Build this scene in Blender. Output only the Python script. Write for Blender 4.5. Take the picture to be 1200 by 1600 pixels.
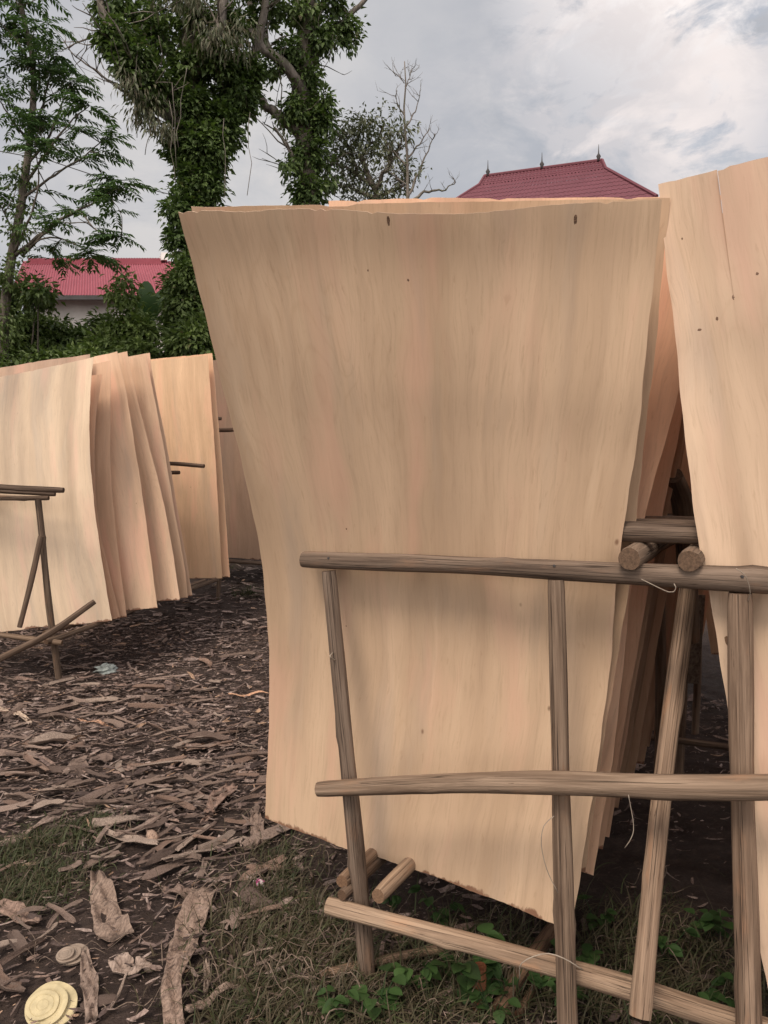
import bpy, math, random
import numpy as np
from mathutils import Vector, Matrix
R = math.radians
random.seed(7); rng = np.random.default_rng(7)
S = bpy.context.scene
for o in list(bpy.data.objects): bpy.data.objects.remove(o)

# ------------------------------------------------------------------ camera
F = 1202.0; HOR = 762.0; CH = 1.65
PITCH = math.atan((800-HOR)/F)
cd = bpy.data.cameras.new('camera'); cam = bpy.data.objects.new('camera', cd); S.collection.objects.link(cam)
cam.location = (0, 0, CH); cam.rotation_euler = (R(90)-PITCH, 0, 0)
cd.sensor_fit = 'VERTICAL'; cd.sensor_height = 36; cd.sensor_width = 27; cd.lens = F/1600*36
cd.clip_start = 0.05; cd.clip_end = 2000
S.camera = cam
S.render.resolution_x = 768; S.render.resolution_y = 1024
# ------------------------------------------------------------------ view, sun, sky
S.view_settings.view_transform = 'Standard'; S.view_settings.look = 'None'
S.view_settings.exposure = 0.60; S.view_settings.gamma = 1
SUN_EL, SUN_AZ = 52, 206          # azimuth clockwise from +Y: behind the camera, a bit left
az = R(SUN_AZ); el = R(SUN_EL)
sdir = Vector((math.sin(az)*math.cos(el), math.cos(az)*math.cos(el), math.sin(el)))
sl = bpy.data.lights.new('sun', 'SUN'); sl.energy = 1.5; sl.angle = R(17); sl.color = (1, .87, .73)
so = bpy.data.objects.new('sun', sl); S.collection.objects.link(so); so.rotation_euler = sdir.to_track_quat('Z', 'Y').to_euler()
W = bpy.data.worlds.new('World'); S.world = W; W.use_nodes = True

class NT:
    def __init__(s, nt): s.nt = nt; s.n = nt.nodes; s.l = nt.links
    def new(s, t, **kw):
        n = s.n.new(t)
        for k, v in kw.items(): setattr(n, k, v)
        return n
    def put(s, sock, v):
        if v is None: return
        if hasattr(v, 'is_linked') or hasattr(v, 'links'): s.l.new(v, sock)
        else: sock.default_value = v
    def math(s, op, a, b=None, c=None, clamp=False):
        n = s.new('ShaderNodeMath', operation=op); n.use_clamp = clamp
        s.put(n.inputs[0], a); s.put(n.inputs[1], b); s.put(n.inputs[2], c); return n.outputs[0]
    def mix(s, f, a, b, mode='MIX'):
        n = s.new('ShaderNodeMix', data_type='RGBA', blend_type=mode)
        s.put(n.inputs[0], f)
        for i, v in ((6, a), (7, b)):
            if isinstance(v, tuple) and len(v) == 3: v = v+(1,)
            s.put(n.inputs[i], v)
        return n.outputs[2]
    def noise(s, vec, scale, detail=4, rough=.55, dist=0.0):
        n = s.new('ShaderNodeTexNoise'); n.inputs['Scale'].default_value = scale
        n.inputs['Detail'].default_value = detail; n.inputs['Roughness'].default_value = rough; n.inputs['Distortion'].default_value = dist
        if vec: s.l.new(vec, n.inputs['Vector'])
        return n.outputs[0]
    def mapp(s, vec, scale=(1,1,1), loc=(0,0,0), rot=(0,0,0)):
        n = s.new('ShaderNodeMapping'); n.inputs['Scale'].default_value = scale; n.inputs['Location'].default_value = loc; n.inputs['Rotation'].default_value = rot
        s.l.new(vec, n.inputs['Vector']); return n.outputs[0]
    def ramp(s, f, stops, interp='LINEAR'):
        n = s.new('ShaderNodeValToRGB'); n.color_ramp.interpolation = interp
        e = n.color_ramp.elements
        while len(e) < len(stops): e.new(.5)
        for i, (p, c) in enumerate(stops):
            if not isinstance(c, tuple): c = (c, c, c)
            e[i].position = p; e[i].color = c+(1,)
        s.put(n.inputs[0], f); return n.outputs[0]
    def attr(s, name):
        n = s.new('ShaderNodeAttribute'); n.attribute_name = name; return n.outputs[0]
    def objcol(s): return s.new('ShaderNodeObjectInfo').outputs['Color']
    def vmath(s, op, a, b=None):
        n = s.new('ShaderNodeVectorMath', operation=op); s.put(n.inputs[0], a)
        if b is not None: s.put(n.inputs[1], b)
        return n.outputs['Value'] if op == 'DOT_PRODUCT' else n.outputs[0]

w = NT(W.node_tree); W.node_tree.nodes.clear()
sky = w.new('ShaderNodeTexSky', sky_type='NISHITA'); sky.sun_disc = False
sky.sun_elevation = el; sky.sun_rotation = az; sky.air_density = 1.5; sky.dust_density = 4
skc = w.mix(1.0, sky.outputs[0], (.075, .075, .075), 'MULTIPLY')
tc = w.new('ShaderNodeTexCoord').outputs['Generated']
sep = w.new('ShaderNodeSeparateXYZ'); w.l.new(tc, sep.inputs[0])
dz = w.math('ADD', w.math('MAXIMUM', sep.outputs[2], 0.0), .35)
cmb = w.new('ShaderNodeCombineXYZ')
w.l.new(w.math('DIVIDE', sep.outputs[0], dz), cmb.inputs[0]); w.l.new(w.math('DIVIDE', sep.outputs[1], dz), cmb.inputs[1])
pv = w.mapp(cmb.outputs[0], loc=(3.1, .7, 0))
n1 = w.noise(pv, 1.6, 7, .55, .35); n2 = w.noise(w.mapp(pv, loc=(5, 2, 3)), 5.5, 8, .6, .3)
comb = w.math('ADD', w.math('MULTIPLY', n1, .72), w.math('MULTIPLY', n2, .28))
cl = w.ramp(comb, [(.34, (.30, .305, .325)), (.46, (.36, .36, .378)), (.54, (.40, .395, .405)), (.66, (.47, .455, .45))])
def pdir(px, py):
    a = np.array([(px-600)/F, -(py-800)/F, -1.0]); v = Vector(a).normalized()
    v.rotate(cam.rotation_euler); return v
# brighter, torn cloud banks on the right side of the sky, and a pale band low down
def bank(c, px, py, r, col, amt, lo=.47, hi=.60):
    d = w.vmath('DOT_PRODUCT', tc, tuple(pdir(px, py)))
    reg = w.ramp(d, [(math.cos(r), 0.0), (math.cos(r*.35), 1.0)])
    tex = w.ramp(w.noise(w.mapp(tc, scale=(1, 1, 1.8), loc=(px*.01, 0, 0)), 9.0, 10, .62, .5), [(lo, 0.0), (hi, 1.0)])
    f = w.math('MULTIPLY', w.math('MULTIPLY', reg, tex), amt)
    return w.mix(f, c, col)
cl = bank(cl, 1120, 60, .24, (.37, .395, .45), .5, .36, .5)
cl = bank(cl, 1010, 20, .17, (.76, .70, .67), 1.0, .42, .53)
cl = bank(cl, 990, 140, .19, (.68, .61, .58), 1.0, .45, .56)
cl = bank(cl, 740, 175, .10, (.50, .475, .47), .6, .40, .6)
cl = bank(cl, 330, 330, .25, (.54, .505, .48), .7, .3, .6)
cl = bank(cl, 850, 260, .2, (.31, .32, .35), .6, .35, .55)
base = w.mix(.88, skc, cl)
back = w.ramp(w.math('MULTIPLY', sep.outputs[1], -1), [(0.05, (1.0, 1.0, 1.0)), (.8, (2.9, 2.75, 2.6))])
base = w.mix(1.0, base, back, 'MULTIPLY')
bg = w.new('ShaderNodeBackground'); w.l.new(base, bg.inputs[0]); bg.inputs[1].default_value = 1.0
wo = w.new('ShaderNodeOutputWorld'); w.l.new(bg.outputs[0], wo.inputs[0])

# ------------------------------------------------------------------ helpers
def P(px, py, d):
    """photo pixel + distance along the ground in front of the camera -> world point"""
    v = pdir(px, py); t = d/v.y
    return Vector((v.x*t, v.y*t, CH+v.z*t))
def gz(x, y):
    x = np.asarray(x, float); y = np.asarray(y, float)
    t = np.clip((y-6.0)/8.5, 0, 1); rise = .95*t*t*(3-2*t)
    b = .018*np.sin(2.1*x+.7*y)+.014*np.sin(4.7*y-1.3*x+1)+.008*np.sin(9.1*x+6.3*y)
    b = b*np.clip(y/2, 0, 1)
    return rise+b
def G(px, py):
    v = pdir(px, py); t = -CH/v.z
    for _ in range(8):
        x, y = v.x*t, v.y*t; t = (float(gz(x, y))-CH)/v.z
    return Vector((v.x*t, v.y*t, float(gz(v.x*t, v.y*t))))
C = S.collection
def meta(o, label=None, cat=None, group=None, kind=None):
    if label: o['label'] = label
    if cat: o['category'] = cat
    if group: o['group'] = group
    if kind: o['kind'] = kind
    return o
def thing(name, label, cat, loc, group=None):
    o = bpy.data.objects.new(name, None); C.objects.link(o); o.location = loc; o.empty_display_size = .1
    return meta(o, label, cat, group)
class MB:
    def __init__(s): s.v = []; s.f = []; s.uv = []; s.mi = []; s.col = []
    def tube(s, pts, rad, seg=8, caps=True, uvs=1.0):
        n = len(pts); b = len(s.v); pts = [Vector(p) for p in pts]
        L = 0; up = None
        for i, p in enumerate(pts):
            t = (pts[min(i+1, n-1)]-pts[max(i-1, 0)]).normalized()
            if up is None: up = t.orthogonal().normalized()
            up = (up-t*up.dot(t)).normalized(); sd = t.cross(up)
            if i: L += (p-pts[i-1]).length
            r = rad[i] if hasattr(rad, '__len__') else rad
            for k in range(seg):
                a = 2*math.pi*k/seg
                s.v.append(p+(up*math.cos(a)+sd*math.sin(a))*r)
        for i in range(n-1):
            for k in range(seg):
                k2 = (k+1) % seg
                s.f.append((b+i*seg+k, b+i*seg+k2, b+(i+1)*seg+k2, b+(i+1)*seg+k))
        if caps:
            s.f.append(tuple(b+k for k in range(seg))[::-1]); s.f.append(tuple(b+(n-1)*seg+k for k in range(seg)))
    def box(s, c, h, rot=None):
        b = len(s.v)
        for x in (-1, 1):
            for y in (-1, 1):
                for z in (-1, 1):
                    v = Vector((x*h[0], y*h[1], z*h[2]))
                    if rot: v.rotate(rot)
                    s.v.append(Vector(c)+v)
        for q in ((0,1,3,2),(4,6,7,5),(0,4,5,1),(2,3,7,6),(0,2,6,4),(1,5,7,3)): s.f.append(tuple(b+i for i in q))
    def poly(s, pts):
        b = len(s.v); s.v += [Vector(p) for p in pts]; s.f.append(tuple(range(b, b+len(pts))))
    def slab(s, pts, n):
        """prism: polygon and its copy moved by n"""
        k = len(pts); b = len(s.v); n = Vector(n)
        s.v += [Vector(p) for p in pts]+[Vector(p)+n for p in pts]
        s.f.append(tuple(range(b, b+k))); s.f.append(tuple(range(b+2*k-1, b+k-1, -1)))
        for i in range(k):
            j = (i+1) % k; s.f.append((b+i, b+k+i, b+k+j, b+j))
    def build(s, name, mat, parent=None, smooth=False, loc=None):
        return link(name, s.v, s.f, mat, parent, smooth, loc)
def link(name, v, f, mat, parent=None, smooth=False, loc=None, uv=None, mi=None, col=None):
    V = np.array([tuple(p) for p in v], float) if not isinstance(v, np.ndarray) else v.astype(float)
    if parent is not None: off = np.array(parent.location)
    elif loc is not None: off = np.array(tuple(loc))
    else: off = np.array([(V[:, 0].min()+V[:, 0].max())/2, (V[:, 1].min()+V[:, 1].max())/2, V[:, 2].min()])
    me = bpy.data.meshes.new(name)
    if isinstance(f, np.ndarray):
        m, k = f.shape
        me.vertices.add(len(V)); me.vertices.foreach_set('co', (V-off).ravel().astype(np.float32))
        me.loops.add(m*k); me.loops.foreach_set('vertex_index', f.ravel().astype(np.int32))
        me.polygons.add(m); me.polygons.foreach_set('loop_start', np.arange(0, m*k, k, dtype=np.int32))
        me.update(calc_edges=True); me.validate()
    else:
        me.from_pydata((V-off).tolist(), [], f)
    if uv is not None:
        ul = me.uv_layers.new(name='UVMap'); li = np.zeros(len(me.loops), np.int32); me.loops.foreach_get('vertex_index', li)
        ul.data.foreach_set('uv', np.asarray(uv, np.float32)[li].ravel())
    if col is not None:
        ca = me.color_attributes.new('col', 'FLOAT_COLOR', 'POINT')
        c4 = np.ones((len(V), 4), np.float32); c4[:, :3] = col; ca.data.foreach_set('color', c4.ravel())
    mats = mat if isinstance(mat, (list, tuple)) else [mat]
    for m_ in mats: me.materials.append(m_)
    if mi is not None: me.polygons.foreach_set('material_index', np.asarray(mi, np.int32))
    me.polygons.foreach_set('use_smooth', np.full(len(me.polygons), smooth))
    me.update()
    o = bpy.data.objects.new(name, me); C.objects.link(o)
    if parent is not None: o.parent = parent
    else: o.location = off
    return o

# ------------------------------------------------------------------ materials
def newmat(name):
    m = bpy.data.materials.new(name); m.use_nodes = True; t = NT(m.node_tree)
    b = m.node_tree.nodes['Principled BSDF']; b.inputs['Specular IOR Level'].default_value = .25; b.inputs['Roughness'].default_value = .8
    return m, t, b
def bump(t, b, h, dist=.01, strength=.6):
    n = t.new('ShaderNodeBump'); n.inputs['Distance'].default_value = dist; n.inputs['Strength'].default_value = strength
    t.l.new(h, n.inputs['Height']); t.l.new(n.outputs[0], b.inputs['Normal'])

def mat_veneer():
    m, t, b = newmat('veneer')
    uv = t.new('ShaderNodeUVMap'); uv.uv_map = 'UVMap'; U = uv.outputs[0]
    warp = t.noise(t.mapp(U, scale=(3.2, .9, 1)), 1.0, 4, .5)
    wv = t.new('ShaderNodeCombineXYZ'); t.l.new(t.math('MULTIPLY', warp, .17), wv.inputs[0])
    Uw = t.vmath('ADD', U, wv.outputs[0])
    broad = t.noise(t.mapp(Uw, scale=(4.5, .55, 1)), 1.0, 3, .5)
    mid = t.noise(t.mapp(Uw, scale=(22, 1.1, 1)), 1.0, 5, .6)
    fine = t.noise(t.mapp(Uw, scale=(130, 6, 1)), 1.0, 5, .75)
    fleck = t.noise(t.mapp(Uw, scale=(75, 14, 1), loc=(3, 4, 0)), 1.0, 3, .6)
    smoke = t.noise(t.mapp(U, scale=(3.4, .9, 1), loc=(11, 6, 0)), 1.0, 5, .5, .6)
    # cathedral figure: rings of a warped distance field
    fig = t.noise(t.mapp(U, scale=(5.5, 1.15, 1), loc=(4, 1, 0)), 1.0, 2, .45)
    rings = t.math('FRACT', t.math('MULTIPLY', fig, 17.0))
    rings = t.math('ABSOLUTE', t.math('SUBTRACT', rings, .5))
    figm = t.ramp(t.noise(t.mapp(U, scale=(2.2, 1.0, 1), loc=(9, 3, 0)), 1.0, 2, .5), [(.50, 0.0), (.64, 1.0)])
    c = t.ramp(broad, [(.28, (.46, .335, .235)), (.45, (.545, .405, .29)), (.58, (.60, .45, .325)), (.74, (.64, .465, .345))])
    c = t.mix(t.ramp(mid, [(.34, .30), (.50, 0.0)]), c, (.38, .275, .20))
    c = t.mix(t.ramp(mid, [(.56, 0.0), (.72, .28)]), c, (.74, .59, .44))
    c = t.mix(t.math('MULTIPLY', t.math('MULTIPLY', t.ramp(rings, [(.0, 1.0), (.16, 0.0)]), figm), .20), c, (.42, .28, .18))
    c = t.mix(t.ramp(fine, [(.36, .34), (.49, 0.0)]), c, (.38, .27, .185))
    c = t.mix(t.ramp(fleck, [(.63, 0.0), (.72, .34)]), c, (.36, .235, .155))
    c = t.mix(t.ramp(smoke, [(.50, 0.0), (.68, .34)]), c, (.38, .28, .205))
    # grey-blue sap stain in long soft bands
    st = t.ramp(t.noise(t.mapp(Uw, scale=(6, .8, 1), loc=(2, 8, 0)), 1.0, 4, .55), [(.53, 0.0), (.68, .38)])
    c = t.mix(st, c, (.37, .31, .265))
    pk = t.ramp(t.noise(t.mapp(Uw, scale=(7, 1.2, 1), loc=(7, 2, 0)), 1.0, 3, .5), [(.53, 0.0), (.68, .42)])
    c = t.mix(pk, c, (.66, .41, .315))
    # rare pin knots
    vo = t.new('ShaderNodeTexVoronoi'); vo.inputs['Scale'].default_value = 1.0; t.l.new(t.mapp(U, scale=(6.5, 4, 1), loc=(1, 5, 0)), vo.inputs['Vector'])
    sp = t.new('ShaderNodeSeparateColor'); t.l.new(vo.outputs['Color'], sp.inputs[0])
    kn = t.math('MULTIPLY', t.ramp(vo.outputs['Distance'], [(.018, 1.0), (.045, 0.0)]), t.math('GREATER_THAN', sp.outputs[0], .62))
    c = t.mix(t.math('MULTIPLY', kn, .75), c, (.16, .085, .05))
    # brown bark-stained torn foot (second uv channel carries height above the foot)
    foot = t.attr('col'); sf = t.new('ShaderNodeSeparateColor'); t.l.new(foot, sf.inputs[0])
    fn = t.math('MULTIPLY', t.noise(t.mapp(U, scale=(13, 5, 1)), 1.0, 8, .72), t.ramp(t.noise(t.mapp(U, scale=(4, 1, 1)), 1.0, 3, .5), [(.3, .75), (.6, 1.1)]))
    edge = t.math('SUBTRACT', t.math('MULTIPLY', t.math('SUBTRACT', fn, .42), .10), sf.outputs[0])
    c = t.mix(t.ramp(edge, [(.0, 0.0), (.006, .85)]), c, (.17, .08, .05))
    c = t.mix(1.0, c, t.objcol(), 'MULTIPLY')
    t.l.new(c, b.inputs['Base Color']); b.inputs['Roughness'].default_value = .62
    h = t.math('ADD', t.math('MULTIPLY', fine, .3), t.math('MULTIPLY', mid, .7))
    bump(t, b, h, .004, .35)
    return m
def mat_pole():
    m, t, b = newmat('weathered_pole')
    uv = t.new('ShaderNodeUVMap'); uv.uv_map = 'UVMap'; U = uv.outputs[0]
    g = t.noise(t.mapp(U, scale=(7, 2.0, 1)), 1.0, 6, .65, .5)
    f = t.noise(t.mapp(U, scale=(30, 3.6, 1)), 1.0, 4, .65, .35)
    blot = t.noise(t.mapp(U, scale=(2.4, 3.5, 1), loc=(3, 3, 0)), 1.0, 4, .6)
    c = t.ramp(g, [(.30, (.13, .088, .062)), (.46, (.245, .178, .13)), (.58, (.34, .255, .19)), (.72, (.42, .32, .24))])
    c = t.mix(t.ramp(f, [(.34, .34), (.47, 0.0)]), c, (.09, .064, .05))
    c = t.mix(t.ramp(blot, [(.58, 0.0), (.68, .6)]), c, (.40, .24, .15))
    c = t.mix(t.ramp(t.noise(t.mapp(U, scale=(14, 7, 1), loc=(5, 9, 0)), 1.0, 5, .7), [(.64, 0.0), (.68, .75)]), c, (.08, .05, .035))
    # long drying checks
    ck = t.noise(t.mapp(U, scale=(11, .55, 1), loc=(8, 0, 0)), 1.0, 3, .5, .2)
    crack = t.ramp(t.math('ABSOLUTE', t.math('SUBTRACT', ck, .47)), [(.0, 1.0), (.011, 0.0)])
    c = t.mix(t.math('MULTIPLY', crack, .8), c, (.03, .02, .015))
    c = t.mix(1.0, c, t.objcol(), 'MULTIPLY')
    t.l.new(c, b.inputs['Base Color']); b.inputs['Roughness'].default_value = .78
    h = t.math('SUBTRACT', t.math('ADD', t.math('MULTIPLY', f, .5), g), crack)
    bump(t, b, h, .006, .7)
    return m
def mat_cut():
    m, t, b = newmat('sawn_end')
    co = t.new('ShaderNodeUVMap').outputs[0]
    gr = t.new('ShaderNodeTexWave', wave_type='RINGS', rings_direction='Z'); gr.inputs['Scale'].default_value = 2.6; gr.inputs['Distortion'].default_value = 2.0
    t.l.new(t.mapp(co, scale=(1, 1, 1)), gr.inputs['Vector'])
    c = t.mix(gr.outputs[1], (.26, .17, .11), (.16, .10, .065))
    c = t.mix(t.ramp(t.noise(co, 3, 5, .7), [(.35, .7), (.6, 0.0)]), c, (.07, .045, .03))
    c = t.mix(1.0, c, t.objcol(), 'MULTIPLY')
    t.l.new(c, b.inputs['Base Color']); bump(t, b, t.noise(co, 8, 4, .6), .003, .6)
    return m
def mat_litter(src):
    m, t, b = newmat('bark_'+src)
    co = t.new('ShaderNodeTexCoord').outputs['Object']
    k = t.attr('col') if src == 'attr' else t.objcol()
    n = t.noise(co, 55, 5, .7); n2 = t.noise(t.mapp(co, scale=(160, 22, 60)), 1.0, 3, .6)
    c = t.mix(1.0, k, t.ramp(n, [(.3, (.55, .52, .50)), (.55, (1.25, 1.25, 1.25)), (.75, (1.65, 1.6, 1.55))]), 'MULTIPLY')
    c = t.mix(t.ramp(n2, [(.36, .5), (.5, 0.0)]), c, (.06, .04, .032))
    t.l.new(c, b.inputs['Base Color']); b.inputs['Roughness'].default_value = .82
    bump(t, b, n, .006, .8)
    return m
def mat_leaf(name, base, tip, rough=.5, trans=.25):
    m, t, b = newmat(name)
    k = t.attr('col'); s = t.new('ShaderNodeSeparateColor'); t.l.new(k, s.inputs[0])
    c = t.mix(s.outputs[0], base, tip)
    c = t.mix(t.math('MULTIPLY', s.outputs[1], .8), c, (.105, .078, .052))
    t.l.new(c, b.inputs['Base Color']); b.inputs['Roughness'].default_value = rough; b.inputs['Specular IOR Level'].default_value = .35
    tr = t.new('ShaderNodeBsdfTranslucent'); t.l.new(t.mix(1.0, c, (1.1, 1.3, .6), 'MULTIPLY'), tr.inputs[0])
    mx = t.new('ShaderNodeMixShader'); mx.inputs[0].default_value = trans
    t.l.new(b.outputs[0], mx.inputs[1]); t.l.new(tr.outputs[0], mx.inputs[2]); t.l.new(mx.outputs[0], m.node_tree.nodes['Material Output'].inputs[0])
    return m
def mat_simple(name, col, rough=.8, nscale=6, var=.25, bumpd=0, metal=0, scl=(1, 1, 1)):
    m, t, b = newmat(name)
    co = t.new('ShaderNodeTexCoord').outputs['Object']
    n = t.noise(t.mapp(co, scale=scl), nscale, 6, .6)
    lo = tuple(c*(1-var) for c in col); hi = tuple(min(1, c*(1+var)) for c in col)
    t.l.new(t.ramp(n, [(.3, lo), (.7, hi)]), b.inputs['Base Color']); b.inputs['Roughness'].default_value = rough; b.inputs['Metallic'].default_value = metal
    if bumpd: bump(t, b, n, bumpd, .8)
    return m
def mat_soil():
    m, t, b = newmat('soil')
    co = t.new('ShaderNodeTexCoord').outputs['Object']
    n = t.noise(co, 1.3, 8, .65); n2 = t.noise(co, 22, 8, .7); n3 = t.noise(co, 140, 4, .7)
    c = t.ramp(n, [(.3, (.034, .023, .020)), (.5, (.056, .039, .033)), (.7, (.095, .068, .057))])
    c = t.mix(t.ramp(n2, [(.5, 0.0), (.68, .7)]), c, (.115, .08, .064))
    c = t.mix(t.ramp(n3, [(.6, 0.0), (.72, .6)]), c, (.16, .115, .092))
    t.l.new(c, b.inputs['Base Color']); b.inputs['Roughness'].default_value = .95
    bump(t, b, t.math('ADD', n2, t.math('MULTIPLY', n3, .4)), .03, 1.0)
    return m
def mat_bark(name, lo, hi):
    m, t, b = newmat(name)
    co = t.new('ShaderNodeTexCoord').outputs['Object']
    n = t.noise(t.mapp(co, scale=(14, 14, 3)), 1.0, 6, .65); n2 = t.noise(co, 3, 5, .6)
    c = t.ramp(n, [(.32, lo), (.62, hi)]); c = t.mix(t.ramp(n2, [(.5, 0.0), (.65, .5)]), c, (.09, .10, .05))
    t.l.new(c, b.inputs['Base Color']); bump(t, b, n, .03, .8)
    return m
def mat_roof(name, col, dark):
    m, t, b = newmat(name)
    co = t.new('ShaderNodeTexCoord').outputs['Object']
    n = t.noise(co, .7, 6, .6); n2 = t.noise(t.mapp(co, scale=(3, .6, .6)), 1.0, 5, .7)
    c = t.mix(t.ramp(n, [(.35, 0.0), (.7, .5)]), col, dark); c = t.mix(t.ramp(n2, [(.55, 0.0), (.75, .35)]), c, tuple(min(1, k*1.35+.02) for k in col))
    t.l.new(c, b.inputs['Base Color']); b.inputs['Roughness'].default_value = .6
    return m
M_VEN = mat_veneer(); M_POLE = mat_pole(); M_CUT = mat_cut(); M_LIT = mat_litter('attr'); M_SCR = mat_litter('obj'); M_SOIL = mat_soil()
M_EDGE = mat_simple('veneer_edge', (.66, .50, .37), .7, 40, .2)
M_LEAF = mat_leaf('hedge_leaf', (.045, .075, .022), (.15, .20, .06))
M_VINE = mat_leaf('vine_leaf', (.044, .075, .025), (.14, .20, .06))
M_FEATH = mat_leaf('feather_leaf', (.045, .085, .035), (.11, .18, .07))
M_GREY = mat_leaf('grey_leaf', (.07, .088, .045), (.18, .19, .12))
M_GRASS = mat_leaf('grass_blade', (.035, .045, .018), (.085, .095, .04), .6, .2)
M_WEED = mat_leaf('weed_leaf', (.026, .055, .017), (.06, .115, .035), .45, .25)
M_BARK = mat_bark('tree_bark', (.045, .036, .028), (.16, .135, .11)); M_BARKG = mat_bark('grey_bark', (.07, .06, .05), (.22, .19, .165))
M_RED = mat_roof('red_sheet_roof', (.33, .09, .115), (.25, .065, .085)); M_PUR = mat_roof('maroon_tile_roof', (.17, .06, .075), (.12, .042, .052))
M_WALL = mat_simple('stained_wall', (.50, .47, .44), .9, .8, .3)
M_DARK = mat_simple('dark_trim', (.06, .055, .055), .7, 4, .2)
M_WHITE = mat_simple('white_trim', (.7, .68, .66), .7, 4, .1)
M_KNOT, _t, _b = newmat('knot'); _t.l.new(_t.mix(_t.ramp(_t.noise(_t.new('ShaderNodeTexCoord').outputs['Object'], 160, 3, .6), [(.4, 0.0), (.6, 1.0)]), _t.objcol(), (.20, .12, .08)), _b.inputs['Base Color'])
M_STR = mat_simple('string', (.30, .25, .20), .8, 30, .2)

# ------------------------------------------------------------------ ground
def ax(lo, hi, c0, c1, fine, n_out):
    a = list(np.arange(c0, c1, fine)); s = (c1-c0)
    up = [c1+(hi-c1)*(i/n_out)**3 for i in range(0, n_out+1)]; dn = [c0-(c0-lo)*(i/n_out)**3 for i in range(n_out, 0, -1)]
    return np.array(dn+a+up)
gx = ax(-400, 400, -4, 3.2, .045, 26); gy = ax(-300, 700, 1.2, 9.5, .045, 26)
X, Y = np.meshgrid(gx, gy); Z = gz(X, Y)
nf = rng.normal(0, 1, X.shape); nf = (nf+np.roll(nf, 1, 0)+np.roll(nf, 1, 1)+np.roll(nf, 1, (0, 1)))/4
near = ((X > -4) & (X < 3.2) & (Y > 1.2) & (Y < 9.5))
Z = Z+near*nf*.012-.01
gv = np.stack([X.ravel(), Y.ravel(), Z.ravel()], 1); ny, nx = X.shape
ii = (np.arange(ny-1)[:, None]*nx+np.arange(nx-1)[None]).ravel()
gf = np.stack([ii, ii+1, ii+nx+1, ii+nx], 1)
meta(link('ground', gv, gf, M_SOIL, smooth=True, loc=(0, 0, 0)), 'dark brown soil of the yard under bark scraps', kind='structure')

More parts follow.
